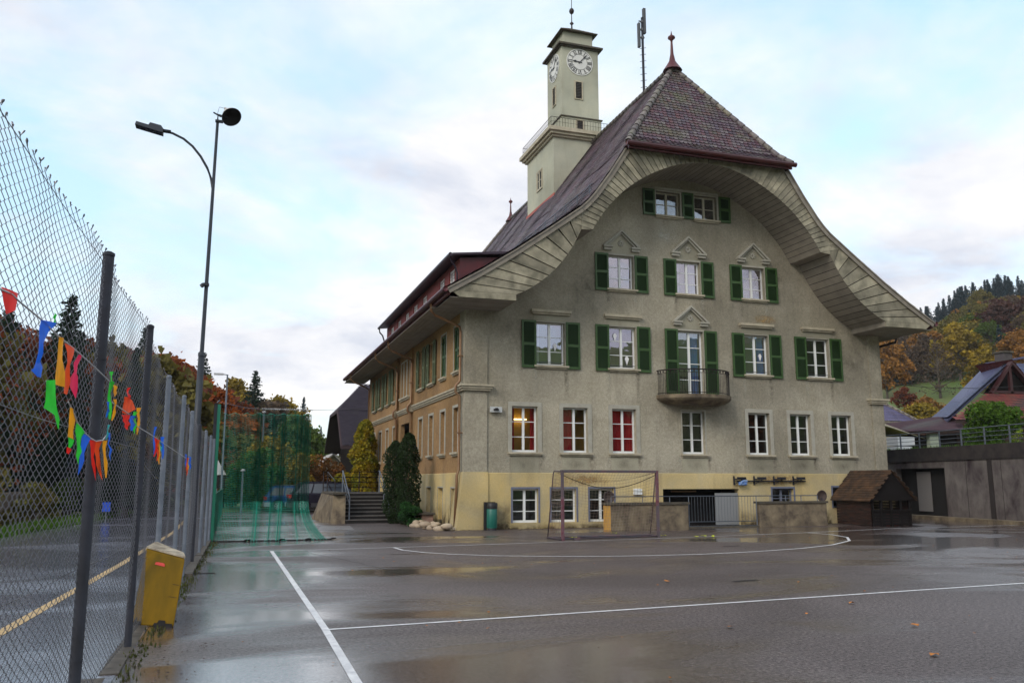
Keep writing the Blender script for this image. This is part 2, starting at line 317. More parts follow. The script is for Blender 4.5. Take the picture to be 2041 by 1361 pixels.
# drains, cracks
m = M()
for x0, y0, x1, y1, wd in [(-.72, 17.2, -.2, 17.1, .12), (8.2, 12.9, 8.75, 13.0, .1), (12.3, 19.8, 12.9, 19.9, .08)]: strip(m, [(x0, y0), (x1, y1)], wd, .007)
tag(m.build('slot_drain', DARK), kind='structure')
m = M(); x = 10.2
for seg in ([(9.2, 14.2), (10.6, 13.5), (11.7, 12.9), (13, 12.1)], [(11, 10.4), (12, 9.6), (13, 9.0)], [(1.9, 21), (2.6, 18.4), (3.0, 16.5)]):
    pts = []
    for a, b in zip(seg, seg[1:]):
        for k in range(8): t = k / 8; pts.append((a[0] + (b[0] - a[0]) * t + R.uniform(-.02, .02), a[1] + (b[1] - a[1]) * t + R.uniform(-.02, .02)))
    strip(m, pts, .012, .003)
tag(m.build('asphalt_cracks', DARK), kind='structure')
KERBM = mat('kerb_concrete', (.10, .085, .07), .7, c2=(.04, .035, .028), vs=6, bump=.3, bs=40)
m = M()
for y0, y1, x0, x1 in ((-2, 8.4, -1.18, -.95), (8.5, 16.6, -1.02, -.86), (16.7, 26.9, -.92, -.58)):
    k = y0
    while k < y1 - .1:
        e = min(k + 1.0, y1); xo = x1 + (.14 * (k - 16.7) / 10 if y0 > 16 else 0); m.box(x0, xo, k + .01, e - .01, -.05, (.012 if k < 16 else .05) + R.uniform(-.006, .006)); k = e
tag(m.build('fence_kerb', KERBM), kind='structure')
m = M(); m.box(-4.7, -.5, 51.2, 51.45, -.05, .06); m.box(1.5, 26, 53.4, 53.6, -.05, .11)
tag(m.build('parking_kerb', KERBM), kind='structure')
# grass / moss / leaves / pebbles as stuff
GRASS = leafmat('verge_grass', (.09, .20, .015), (.05, .10, .015)); MOSS = leafmat('kerb_moss', (.05, .07, .015), (.09, .09, .03)); 
m = M()
def blade(m, x, y, z, h, wd):
    a = R.uniform(0, pi); dx, dy = cos(a) * wd, sin(a) * wd; lx, ly = R.uniform(-.4, .4) * h, R.uniform(-.4, .4) * h
    m.add([(x - dx, y - dy, z), (x + dx, y + dy, z), (x + lx, y + ly, z + h)], [(0, 1, 2)])
for i in range(9000):
    y = R.uniform(10, 60); x = -(interp([(-20, 8.6), (15, 7.6), (30, 6.5), (38, 5.6), (51, 4.9), (75, 6.3)], y)) - abs(R.gauss(0, .8)) - .1
    blade(m, x, y, th(x, y), R.uniform(.1, .38), .05)
tag(m.build('roadside_grass', GRASS), kind='stuff')
m = M()
for i in range(1300):
    y = R.uniform(3, 26); x = -1.185 + .0263 * y + .16 + R.gauss(0, .06); blade(m, x, y, .0, R.uniform(.01, .05), .012)
tag(m.build('moss_along_kerb', MOSS), kind='stuff')
LEAFO = mat('fallen_leaf_orange', (.45, .16, .02), .7, isl=.5); LEAFY = mat('yellow_rubber_scraps', (.62, .70, .03), .6); LEAFB = mat('dark_leaf_bits', (.05, .03, .02), .8, isl=.5)
def leaf(m, x, y, s, z=.012):
    a = R.uniform(0, 6.28); pts = []
    for k in range(7): t = a + k * 2 * pi / 7; rr = s * R.uniform(.5, 1); pts.append((x + rr * cos(t), y + rr * sin(t), z + R.uniform(0, s * .5)))
    m.poly(pts)
m = M()
for i in range(150): leaf(m, R.uniform(-.4, 24), R.uniform(5, 28), R.uniform(.012, .032))
for p in ((5.6, 8.9), (7.7, 8.3), (8.3, 10.1), (7.1, 13.2), (6.6, 6.9)): leaf(m, *p, .06)
tag(m.build('fallen_orange_leaves', LEAFO), kind='stuff')
m = M()
for i in range(1500): leaf(m, R.uniform(-.6, 22), 4 + 24 * R.random() ** 1.3, R.uniform(.004, .016))
for i in range(700): leaf(m, R.uniform(7.6, 26), 29.25 - abs(R.gauss(0, .25)), R.uniform(.01, .03))
for i in range(500): y = R.uniform(6, 27); leaf(m, -1.185 + .0263 * y + .3 + abs(R.gauss(0, .22)), y, R.uniform(.008, .022))
tag(m.build('dark_leaf_litter', LEAFB), kind='stuff')
m = M()
for x, y in ((10.7, 24.6), (12.0, 25.9), (11.9, 23.9), (13.0, 24.2), (13.6, 23.4), (14.0, 23.6), (14.3, 23.4), (19.7, 28.2), (20.0, 28.25), (9.9, 24.2)):
    for k in range(3): leaf(m, x + R.uniform(-.12, .12), y + R.uniform(-.06, .06), .06)
tag(m.build('yellow_scraps', LEAFY), kind='stuff')

# ------------------------------------------------------------------ school building
XC, HW, FY, BY = 17.1, 9.22, 29.35, 52.2
XL, XR = XC - HW, XC + HW
school = thing('school_building', (XC, FY, 0), 'large grey roughcast schoolhouse with sweeping tiled gable roof and green shutters', 'building')
OUT = [(10.42, 8.2), (9.2, 8.93), (7.95, 9.76), (6.75, 10.62), (5.43, 11.6), (5.12, 11.9), (4.85, 12.22), (4.25, 13.05), (3.58, 14.1), (0, 19.1)]
def outx(z):
    for (a, za), (b, zb) in zip(OUT, OUT[1:]):
        if za <= z <= zb: return a + (b - a) * (z - za) / (zb - za)
    return OUT[0][0] if z < OUT[0][1] else 0
def outz(d):
    for (a, za), (b, zb) in zip(OUT, OUT[1:]):
        if b <= d <= a: return za + (zb - za) * (a - d) / (a - b)
    return 8.2
INC = [(7.95, 8.14), (7.70, 8.24), (7.42, 8.40), (7.12, 8.60), (6.85, 8.82), (6.58, 9.05), (6.33, 9.32), (6.10, 9.60), (5.90, 9.88), (5.72, 10.18), (5.57, 10.46), (5.44, 10.74)]
INA = [(4.98, 10.78), (4.80, 11.10), (4.58, 11.42), (4.32, 11.75), (4.02, 12.08), (3.70, 12.40), (3.35, 12.68), (2.97, 12.95), (2.55, 13.20), (2.10, 13.43), (1.62, 13.63), (1.10, 13.79), (.55, 13.89), (0, 13.93)]
YV = 27.4
# front wall with holes
def holed(m, u0, u1, v0, v1, holes, depth, vmax=None, du=None):
    """wall in (u, w=0, v) with rectangular holes and reveals of the given depth"""
    us = sorted({u0, u1} | {h[0] for h in holes} | {h[1] for h in holes}); vv = sorted({v0, v1} | {h[2] for h in holes} | {h[3] for h in holes})
    for a, b in zip(us, us[1:]):
        for c, d in zip(vv, vv[1:]):
            cu, cv = (a + b) / 2, (c + d) / 2
            if any(h[0] < cu < h[1] and h[2] < cv < h[3] for h in holes): continue
            m.add([(a, 0, c), (b, 0, c), (b, 0, d), (a, 0, d)], [(0, 1, 2, 3)])
    for a, b, c, d in holes:
        q = -depth
        m.add([(a, 0, c), (b, 0, c), (b, 0, d), (a, 0, d), (a, q, c), (b, q, c), (b, q, d), (a, q, d)], [(0, 1, 5, 4), (1, 2, 6, 5), (2, 3, 7, 6), (3, 0, 4, 7)])
TF = lambda u, w_, v: (u, FY - w_, v)          # front facade: u = x, w outwards, v = z
TL = lambda u, w_, v: (XL - w_, u, v)          # left facade:  u = y
C = 17.17
GF = [(10.14, .50), (12.15, .50), (14.16, .50), (C, .50), (20.16, .50), (22.14, .50), (24.17, .50)]
F1 = [11.19, 14.18, C, 20.22, 23.22]; F2 = [14.18, C, 20.22]; TP = [(15.80, 16.90), (17.56, 18.62)]
BS = [(9.66, 10.64), (11.15, 12.13), (12.67, 13.65)]
gf_h = [(c - h, c + h, 2.74, 4.42) for c, h in GF]
f1_h = [(c - .57, c + .57, 5.97 if abs(c - C) > .1 else 5.02, 7.62) for c in F1]
f2_h = [(c - .54, c + .54, 9.12, 10.48) for c in F2]
tp_h = [(a, b, 12.32, 13.34) for a, b in TP]
bs_h = [(a, b, .22, 1.42) for a, b in BS]
big_h = [(15.71, 19.06, .0, 1.40)]; sm_h = [(20.6, 21.6, .62, 1.41), (23.5, 24.4, .62, 1.45)]
m = M(TF); holed(m, XL, XR, 1.98, 8.0, gf_h + f1_h, .24); 
m2 = M(TF)
# gable part above 8 m in 0.3 m rows, clipped between the soffit curve and the roof
rows = sorted({8.0, 8.6, 9.12, 9.7, 10.1, 10.48, 10.8, 11.3, 11.8, 12.32, 12.8, 13.34, 13.7, 14.0})
for c_, d_ in zip(rows, rows[1:]):
    hw = outx(d_ + .1) - .35 if d_ > 8.6 else 9.2
    hs = [h for h in f2_h + tp_h if h[2] <= c_ and h[3] >= d_]
    us = sorted({XC - hw, XC + hw} | {h[0] for h in hs} | {h[1] for h in hs})
    for a, b in zip(us, us[1:]):
        if any(h[0] < (a + b) / 2 < h[1] for h in hs): continue
        m.add([(a, 0, c_), (b, 0, c_), (b, 0, d_), (a, 0, d_)], [(0, 1, 2, 3)])
for a, b, c_, d_ in f2_h + tp_h:
    q = -.24; m.add([(a, 0, c_), (b, 0, c_), (b, 0, d_), (a, 0, d_), (a, q, c_), (b, q, c_), (b, q, d_), (a, q, d_)], [(0, 1, 5, 4), (1, 2, 6, 5), (2, 3, 7, 6), (3, 0, 4, 7)])
m.build('gable_wall', STUCCO, school)
m = M(TF); m.tf = lambda u, w_, v: (u, FY - .05 - w_, v); holed(m, XL + .8, XR + .05, 0, 1.98, bs_h + big_h + sm_h, .30)
m.add([(XL + .8, 0, 1.98), (XR + .05, 0, 1.98), (XR + .05, -.05, 2.0), (XL + .8, -.05, 2.0)], [(0, 1, 2, 3)])
m.build('plinth', PLINTH, school)
# left facade
LY = [30.65, 32.75, 34.85, 36.95]; LY2 = [43.4, 45.5, 47.7, 49.9]
lg = [(c - .38, c + .38, 2.76, 4.42) for c in LY + LY2]; lu = [(c - .42, c + .42, 5.78, 7.5) for c in LY + LY2]
tri = [(39.65, 40.22, 5.75, 7.5), (40.42, 40.98, 5.75, 7.5), (41.18, 41.75, 5.75, 7.5)]
door_h = [(39.5, 41.7, 1.2, 4.45)]; lb = [(c + .1 - .42, c + .1 + .42, .23, 1.44) for c in LY]
m = M(TL); holed(m, FY, BY, 1.98, 8.1, lg + lu + tri + [(39.5, 41.7, 1.98, 4.45)], .2)
m.build('side_wall', STUCCO_L, school)
m = M(lambda u, w_, v: (XL - .05 - w_, u, v)); holed(m, FY + .6, BY, 0, 1.98, lb + [(39.5, 41.7, 1.2, 1.98)], .25)
m.add([(FY + .6, 0, 1.98), (BY, 0, 1.98), (BY, -.05, 2.0), (FY + .6, -.05, 2.0)], [(0, 1, 2, 3)])
m.build('side_plinth', PLINTH, school)
m = M(); m.box(XR - .02, XR, FY, BY, 0, 8); m.box(XL, XR, BY - .02, BY, 0, 8); m.box(XL + .4, XR - .4, FY + 1.5, FY + 1.52, 0, 8.6); m.box(XC - 4.6, XC + 4.6, FY + 1.5, FY + 1.52, 8.6, 11.9); m.box(XC - 3.0, XC + 3.0, FY + 1.5, FY + 1.52, 11.9, 13.9); m.box(XL + 1.5, XL + 1.52, FY + 1.6, BY - .3, 0, 8)
m.box(XL + .3, XR - .3, FY + .3, FY + 1.5, 4.98, 5.0); m.box(XL + .3, XR - .3, FY + .3, FY + 1.5, 8.3, 8.32); m.box(XL + .3, XR - .3, FY + .3, FY + 1.5, 1.9, 1.92)
m.build('inner_walls', INT, school)
# rear gable wall
m = M(); m.poly([(XC - 9.2, BY, 8), (XC + 9.2, BY, 8), (XC + 5, BY, 11.6), (XC + 3.2, BY, 14.2), (XC - 3.2, BY, 14.2), (XC - 5, BY, 11.6)]); m.build('rear_gable_wall', STUCCO, school)
# corner piers, flared at the foot, and string course
def pier(xa, xb, sgn):
    m = M()
    m.box(xa, xb, FY - .07, FY + .75, 2.0, 7.95); m.build('corner_pilaster', STUCCO, school)
    m = M()
    e = .10
    m.hexa([(xa - (.28 if sgn < 0 else 0), FY - .14, 0), (xb + (.28 if sgn > 0 else .03), FY - .14, 0), (xb + (.28 if sgn > 0 else .03), FY + .95, 0), (xa - (.28 if sgn < 0 else 0), FY + .95, 0)],
           [(xa - .04, FY - .10, 2.02), (xb + .04, FY - .10, 2.02), (xb + .04, FY + .8, 2.02), (xa - .04, FY + .8, 2.02)])
    m.build('corner_pier', PLINTH, school)
    m = M(); 
    for dz, pr in ((4.93, .10), (5.0, .15), (5.08, .20)): m.box(xa - pr, xb + pr, FY - .07 - pr, FY + .75, dz, dz + .068)
    m.build('corner_cornice', CORN, school)
pier(XL - .04, XL + .80, -1); pier(XR - .55, XR + .05, 1)
m = M(TL)
for z0, pr in ((4.93, .05), (5.0, .10), (5.08, .14)): m.box(FY + .8, BY, 0, pr, z0, z0 + .068)
for yy in (38.6, 42.4): m.box(yy, yy + .5, 0, .24, 4.88, 5.2)
m.build('string_course', CORN, school)
m = M(TL); m.box(38.75, 38.95, .001, .10, 2.0, 7.9); m.build('entrance_pilaster', STUCCO_L, school); m = M(TL); m.box(42.35, 42.55, .001, .10, 2.0, 7.9); m.build('entrance_pilaster', STUCCO_L, school)

# ---- windows
def frame(m, a, b, c, d, w0, rows=3, fw=.055, mull=.085, leaves=2):
    """casement frame with fw border, central mullion and horizontal bars; sits at depth w0"""
    e = .05
    m.box(a, a + fw, w0 - e, w0, c, d); m.box(b - fw, b, w0 - e, w0, c, d); m.box(a + fw, b - fw, w0 - e, w0, c, c + fw * 1.5); m.box(a + fw, b - fw, w0 - e, w0, d - fw, d)
    if leaves == 2: m.box((a + b) / 2 - mull / 2, (a + b) / 2 + mull / 2, w0 - e, w0 + .012, c + fw * 1.5, d - fw)
    for k in range(1, rows):
        z = c + (d - c) * k / rows
        if leaves == 2:
            m.box(a + fw, (a + b) / 2 - mull / 2, w0 - e + .01, w0 - .008, z - .014, z + .014); m.box((a + b) / 2 + mull / 2, b - fw, w0 - e + .01, w0 - .008, z - .014, z + .014)
        else: m.box(a + fw, b - fw, w0 - e + .01, w0 - .008, z - .014, z + .014)
def window(tf, h, depth=.2, rows=3, fm=WHITE, pm=PANE_LO, parent=school, leaves=2, name='window', sill=None, sur=None, curtain=None, label=None, shallow=.0, fw=.055):
    a, b, c, d = h
    m = M(tf); frame(m, a + .002, b - .002, c + .002, d - .002, -depth + .05, rows, leaves=leaves, fw=fw); o = m.build(name, fm, parent)
    if label: o['label'] = label
    m = M(tf); m.add([(a + .01, -depth + .02, c + .01), (b - .01, -depth + .02, c + .01), (b - .01, -depth + .02, d - .01), (a + .01, -depth + .02, d - .01)], [(0, 1, 2, 3)]); m.build('pane', pm, o)
    if sill:
        pr, ex, hh = sill; m = M(tf); m.box(a - ex, b + ex, .002, pr, c - hh, c - .002); m.box(a - ex + .04, b + ex - .04, .002, pr * .55, c - hh * 1.8, c - hh - .003); m.build('sill', CORN, o)
    if sur:
        m = M(tf); w_, pr = sur; m.box(a - w_, a - .001, .002, pr, c, d + w_); m.box(b + .001, b + w_, .002, pr, c, d + w_); m.box(a - .001, b + .001, .002, pr, d + .001, d + w_); m.build('surround', STONE, o)
    for cc in (curtain or []):
        cm, x0, x1 = cc[:3]; z0 = cc[3] if len(cc) > 3 else c; z1 = cc[4] if len(cc) > 4 else d
        m = M(tf); k = 14; pts = []
        for i in range(k + 1):
            u = x0 + (x1 - x0) * i / k; w_ = -depth - .12 + .035 * sin(i * 2.3 + x0); pts.append((u, w_))
        m.add([(u, w_, z0) for u, w_ in pts] + [(u, w_, z1) for u, w_ in pts], [(i, i + 1, k + 2 + i, k + 1 + i) for i in range(k)], True); m.build('curtain', cm, o)
    return o
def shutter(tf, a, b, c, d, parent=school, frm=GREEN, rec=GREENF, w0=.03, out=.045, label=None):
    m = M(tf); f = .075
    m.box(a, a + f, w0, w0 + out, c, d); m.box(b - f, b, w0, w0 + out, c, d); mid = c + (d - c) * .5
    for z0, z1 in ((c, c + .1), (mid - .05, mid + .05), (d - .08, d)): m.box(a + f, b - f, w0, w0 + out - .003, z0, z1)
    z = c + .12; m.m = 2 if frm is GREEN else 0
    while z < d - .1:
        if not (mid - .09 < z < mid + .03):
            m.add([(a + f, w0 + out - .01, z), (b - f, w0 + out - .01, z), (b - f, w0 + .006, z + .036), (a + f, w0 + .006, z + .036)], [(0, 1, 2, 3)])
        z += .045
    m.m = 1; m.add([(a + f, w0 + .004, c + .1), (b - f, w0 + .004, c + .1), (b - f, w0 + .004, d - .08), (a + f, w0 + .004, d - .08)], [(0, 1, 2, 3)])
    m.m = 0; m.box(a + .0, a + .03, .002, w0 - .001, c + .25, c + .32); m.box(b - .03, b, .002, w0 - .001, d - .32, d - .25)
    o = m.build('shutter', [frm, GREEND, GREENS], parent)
    return o
def pediment(c, z0, hw=.80, rise=.74):
    m = M(TF)
    for s in (-1, 1):
        m.box(min(c + s * hw, c + s * (hw - .40)), max(c + s * hw, c + s * (hw - .40)), .002, .16, z0 - .02, z0 + .05)
        m.box(min(c + s * (hw - .03), c + s * (hw - .37)), max(c + s * (hw - .03), c + s * (hw - .37)), .002, .11, z0 - .12, z0 - .022)
        for t0, t1, pr in ((0, .09, .16), (.10, .15, .10)):
            p = [(c + s * hw, .002, z0 + .052 + (0 if t0 == 0 else 0)), (c, .002, z0 + rise - t0), (c, .002, z0 + rise - t1), (c + s * (hw - .12), .002, z0 + .052)]
            if t0 > 0: p = [(c + s * (hw - .16), .002, z0 + .052), (c, .002, z0 + rise - t0), (c, .002, z0 + rise - t1 - .02), (c + s * (hw - .24), .002, z0 + .052)]
            m.prism(p, (0, pr, 0))
    o = m.build('pediment', STONE, school)
    m = M(TF); m.add([(c - hw + .12, .006, z0 - .25), (c + hw - .12, .006, z0 - .25), (c + hw - .12, .006, z0 + .1), (c, .006, z0 + rise - .1), (c - hw + .12, .006, z0 + .1)], [(0, 1, 2, 3, 4)]); m.build('pediment_field', SMOOTH, o)
    m = M(TF)
    for k in range(8):
        t = k * pi / 4; m.prism([(c + .045 * cos(t - .5), .008, z0 + .2 + .045 * sin(t - .5)), (c + .13 * cos(t - .2), .008, z0 + .2 + .13 * sin(t - .2)), (c + .13 * cos(t + .2), .008, z0 + .2 + .13 * sin(t + .2)), (c + .045 * cos(t + .5), .008, z0 + .2 + .045 * sin(t + .5))], (0, .035, 0))
    m.build('rosette', STONE, o)
def capm(c, z0, hw=.80):
    m = M(TF); m.box(c - hw, c + hw, .002, .16, z0, z0 + .10); m.box(c - hw + .05, c + hw - .05, .002, .10, z0 - .07, z0 - .002); o = m.build('window_cap', CORN, school)
    m = M(TF); m.box(c - hw + .1, c + hw - .1, .001, .012, z0 - .33, z0 - .075); m.build('frieze', SMOOTH, o)
for i, (c_, h_) in enumerate(GF):
    cur = None; pm = PANE_LO
    if i == 0: cur = [(REDC, c_ - .5, c_ - .3), (REDC, c_ + .33, c_ + .5)]
    if i == 1: cur = [(REDC, c_ - .5, c_ - .02)]
    if i == 2: cur = [(REDC, c_ - .5, c_ + .02), (REDC, c_ + .04, c_ + .5)]
    window(TF, gf_h[i], .22, 3, sill=(.13, .16 if i != 3 else .1, .07), sur=(.155, .035) if i != 3 else (.06, .006), curtain=cur, pm=pm)
    m = M(TF); m.box(c_ - .55, c_ + .55, .001, .01, 2.01, 2.58); m.build('apron_panel', SMOOTH, school)
# lit room behind the first window
m = M(TF); m.add([(9.3, -1.0, 2.2), (13.1, -1.0, 2.2), (13.1, -1.0, 4.7), (9.3, -1.0, 4.7)], [(0, 1, 2, 3)]); m.add([(9.3, -.3, 4.7), (13.1, -.3, 4.7), (13.1, -1.3, 4.7), (9.3, -1.3, 4.7)], [(0, 1, 2, 3)]); m.build('lit_room_wall', OCHREI, school)
m = M(TF); m.box(9.75, 10.5, -.9, -.84, 3.98, 4.02); m.build('room_lamp', emis('fluorescent_tube', (1, .75, .3), 5), school)
for i, c_ in enumerate(F1):
    rows_ = 3 if abs(c_ - C) > .1 else 4
    cur = {0: [(WHITEC, c_ - .5, c_ - .35)], 1: [(INT, c_ - .5, c_ + .5, 6.0, 6.5)], 2: [(BLUEC, c_ + .08, c_ + .5)], 3: [(BLUEC, c_ + .2, c_ + .5)], 4: None}[i]
    window(TF, f1_h[i], .22, rows_, sill=(.13, .12, .07) if rows_ == 3 else None, sur=(.075, .008), curtain=cur, pm=PANE_UP if i < 2 else (PANE_MID if i < 4 else PANE_LO), name='window' if rows_ == 3 else 'balcony_door')
    z0 = 5.86 if rows_ == 3 else 5.08
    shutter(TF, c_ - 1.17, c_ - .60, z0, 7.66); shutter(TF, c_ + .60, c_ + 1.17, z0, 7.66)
    if abs(c_ - C) > .1:
        capm(c_, 7.98); m = M(TF); m.tube([(c_ - .56, -.05, 6.1), (c_ + .56, -.05, 6.1)], .012, 6); m.build('window_guard_bar', GALV, school)
    else: pediment(c_, 7.95, .80, .70)
for i, c_ in enumerate(F2):
    window(TF, f2_h[i], .22, 3, sill=(.13, .12, .07), sur=(.075, .008), pm=PANE_UP, curtain=[(WHITEC, c_ - .5, c_ - .25), (WHITEC, c_ + .2, c_ + .5)] if i == 1 else None)
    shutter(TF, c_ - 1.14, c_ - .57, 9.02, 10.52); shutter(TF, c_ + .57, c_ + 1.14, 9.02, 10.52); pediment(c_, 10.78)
for i, (a, b) in enumerate(TP): window(TF, tp_h[i], .22, 2, fm=CREAM, sill=(.13, .08, .07), sur=(.06, .008), pm=PANE_MID)
for a, b in ((15.19, 15.72), (16.98, 17.50), (18.70, 19.23)): shutter(TF, a, b, 12.28, 13.38)
m = M(TF); m.box(15.74, 18.68, .009, .04, 13.42, 13.50); m.build('lintel_band', STONE, school)
TP_ = lambda u, w_, v: (u, FY - .05 - w_, v)
for h in bs_h: window(TP_, h, .2, 3, fm=WHITE, sur=(.07, .012), pm=PANE_LO)
for h in sm_h: window(TP_, h, .2, 2, fm=BLUEG, sur=(.07, .02), pm=PANE_LO)
for o_ in bpy.data.objects:
    if o_.name.startswith('surround') and o_.parent and o_.parent.data.vertices[0].co.z < 1.6: o_.data.materials[0] = BLUEG
# underground ramp opening: dark back and grey panel door
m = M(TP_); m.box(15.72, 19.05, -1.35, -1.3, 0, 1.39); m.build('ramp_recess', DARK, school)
m = M(TP_)
for k in range(9): m.box(18.02 + k * .115, 18.02 + k * .115 + .109, -.1, -.06, .02, 1.24)
m.build('panel_door', mat('grey_panel', (.24, .25, .26), .6), school)
m = M(TP_); m.box(16.3, 17.4, -.5, -.42, 1.28, 1.34); m.build('pipe_rail', COPPER, school)
# left facade windows
for i, c_ in enumerate(LY + LY2):
    window(TL, lg[i], .2, 3, sill=(.13, .10, .08), sur=(.10, .03), pm=PANE_MID)
    if i < 2:
        o_ = window(TL, lu[i], .2, 3, sill=(.12, .08, .07), sur=(.07, .02), pm=PANE_MID); shutter(TL, c_ - .41, c_ - .005, 5.80, 7.48, w0=-.06, out=.04); shutter(TL, c_ + .005, c_ + .41, 5.80, 7.48, w0=-.06, out=.04)
    else:
        window(TL, lu[i], .2, 3, sill=(.12, .08, .07), pm=PANE_MID)
        shutter(TL, c_ - .86, c_ - .45, 5.7, 7.55, frm=GREENF, w0=.05); shutter(TL, c_ + .45, c_ + .86, 5.7, 7.55, frm=GREENF, w0=.05)
for h in tri: window(TL, h, .18, 2, leaves=1, sill=(.12, .12, .09), sur=(.06, .02), pm=PANE_MID)
TLP = lambda u, w_, v: (XL - .05 - w_, u, v)
for h in lb: window(TLP, h, .24, 2, fm=CREAM, leaves=1, pm=PANE_LO, sur=(.05, .006))
m = M(TL); m.box(39.52, 41.68, -.7, -.6, 1.2, 4.44); o_ = m.build('entrance_door', mat('dark_wood_door', (.05, .03, .02), .5), school)
# roof: tile courses
def tiles(m, P0, U, V, W, L, tw=.19, ex=.17, tl=.24, clip=None, lf0=.045, wav=0):
    """P0 origin, U along the eave (unit), V up the slope (unit); every tile is its own island"""
    Nn = U.cross(V).normalized()
    if Nn.z < 0: Nn = -Nn
    k = 0; s = 0.0
    while s < L:
        lo, hi = (0, W) if not clip else clip(s)
        u = lo - (k % 2) * tw / 2
        while u < hi:
            a, b = max(u + .004, lo), min(u + tw - .004, hi)
            if b - a > .03:
                e = min(tl, L + .06 - s); c_ = .05 if b - a > tw * .6 else .01; j = R.uniform(-.006, .006); lift = lf0 + j
                w_ = lambda uu, ss: (wav * sin(uu * .9 + ss * 1.3) * .5 + wav * .5 * sin(uu * 2.1))
                f = lambda uu, ss, nn: tuple(P0 + U * uu + V * (s + ss) + Nn * (nn + w_(uu, s + ss)))
                q = (b - a)
                m.poly([f(a, c_, lift), f(a + q * .22, .008, lift), f(a + q * .5, 0, lift), f(a + q * .78, .008, lift), f(b, c_, lift), f(b, e, .006), f(a, e, .006)])
            u += tw
        s += ex; k += 1
HE, HA = YV - .34, 29.95           # hip eave y and hip apex y at the front
RE, RA = 54.6, 52.3                # the same at the rear
ZE, ZR = 14.1, 19.1
dk = M(); tl_m = {}
for sgn, nm in ((-1, 'roof_slope'), (1, 'roof_slope')):
    m = M()
    for (d0, z0), (d1, z1) in zip(OUT, OUT[1:]):
        L = math.hypot(d0 - d1, z1 - z0); V = Vector((-sgn * (d0 - d1), 0, z1 - z0)) / L; P0 = Vector((XC + sgn * d0, YV - .05, z0 + .06)); U = Vector((0, 1, 0)); W_ = RE + .1 - (YV - .05)
        if d1 > 0 or True:
            if d1 == 0: clip = lambda s, L=L: ((s / L) * (HA - YV + .05), W_ - (s / L) * (RE + .1 - RA))
            else: clip = None
        big = .17 if sgn < 0 else .34
        tiles(m, P0, U, V, W_, L, tw=.19 if sgn < 0 else .38, ex=.17 if sgn < 0 else .34, tl=.26 if sgn < 0 else .4, clip=clip, lf0=.026, wav=.03)
        a, b = (P0 - Vector((0, 0, .02))), (P0 + V * L - Vector((0, 0, .02)))
        ya0 = yb0 = YV - .03; ya1 = yb1 = RE
        if d1 == 0: yb0, yb1 = HA, RA
        dk.add([(a.x, ya0, a.z), (a.x, ya1, a.z), (b.x, yb1, b.z), (b.x, yb0, b.z)], [(0, 1, 2, 3)])
        dk.add([(a.x, ya0, a.z - .09), (a.x, ya1, a.z - .09), (b.x, yb1, b.z - .09), (b.x, yb0, b.z - .09)], [(0, 1, 2, 3)])
    m.build(nm, TILE_S, school)
m = M()
hw0 = 3.62
for y0, y1, U in ((HE, HA, Vector((1, 0, 0))), (RE + .1, RA, Vector((-1, 0, 0)))):
    s_ = 1 if U.x > 0 else -1
    zb = ZE + .12; segs = [((y0, zb), (y0 + (y1 - y0) * .17, zb + .46)), ((y0 + (y1 - y0) * .17, zb + .46), (y1, ZR + .1))]
    hws = [(hw0 + .06, 3.28), (3.28, 0)]
    for ((ya, za), (yb, zb_)), (h0, h1) in zip(segs, hws):
        L = math.hypot(yb - ya, zb_ - za); V = Vector((0, yb - ya, zb_ - za)) / L
        P0 = Vector((XC - s_ * h0, ya, za)); tiles(m, P0, U, V, 2 * h0, L, clip=lambda s, L=L, h0=h0, h1=h1: ((s / L) * (h0 - h1), 2 * h0 - (s / L) * (h0 - h1)))
        dk.add([(XC - h0, ya, za - .03), (XC + h0, ya, za - .03), (XC + h1, yb, zb_ - .03), (XC - h1, yb, zb_ - .03)], [(0, 1, 2, 3)])
m.build('hip_roof', TILE, school)
dk.build('roof_deck', DECK, school)
RIDGE = tilemat('ridge_tiles', [(.12, .10, .10), (.20, .17, .15), (.10, .08, .09), (.17, .15, .10)], .7)
m = M()
def ridgeline(m, a, b, r=.13, step=.36):
    a, b = Vector(a), Vector(b); n_ = max(1, int((b - a).length / step)); d = (b - a) / n_
    for i in range(n_):
        p = a + d * i; m.tube([p, p + d * .55, p + d * 1.12], [r, r * .95, r * .78], 8)
for s in (-1, 1):
    ridgeline(m, (XC + s * 3.62, HE + .0, ZE + .14), (XC + s * 3.28, HE + .46, ZE + .60)); ridgeline(m, (XC + s * 3.28, HE + .46, ZE + .60), (XC, HA, ZR + .1))
    ridgeline(m, (XC + s * 3.62, RE, ZE + .14), (XC, RA, ZR + .1))
ridgeline(m, (XC, HA, ZR + .12), (XC, RA, ZR + .12))
m.build('ridge_tiles', RIDGE, school)
# gutter of the small front hip
m = M(); m.tube([(XC - 3.72, HE - .1, ZE + .06), (XC + 3.72, HE - .1, ZE + .06)], .10, 8); m.box(XC - 3.6, XC + 3.6, HE - .02, HE + .06, ZE - .10, ZE + .10); m.box(XC - 3.55, XC + 3.55, HE + .06, YV, ZE + .06, ZE + .09)
for s in (-1, 1): m.tube([(XC + s * 10.5, YV - .1, 8.16), (XC + s * 10.5, RE + .1, 8.16)], .10, 8); m.box(min(XC + s * 10.32, XC + s * 10.42), max(XC + s * 10.32, XC + s * 10.42), YV, RE, 7.98, 8.22)
m.build('gutter', REDW, school)
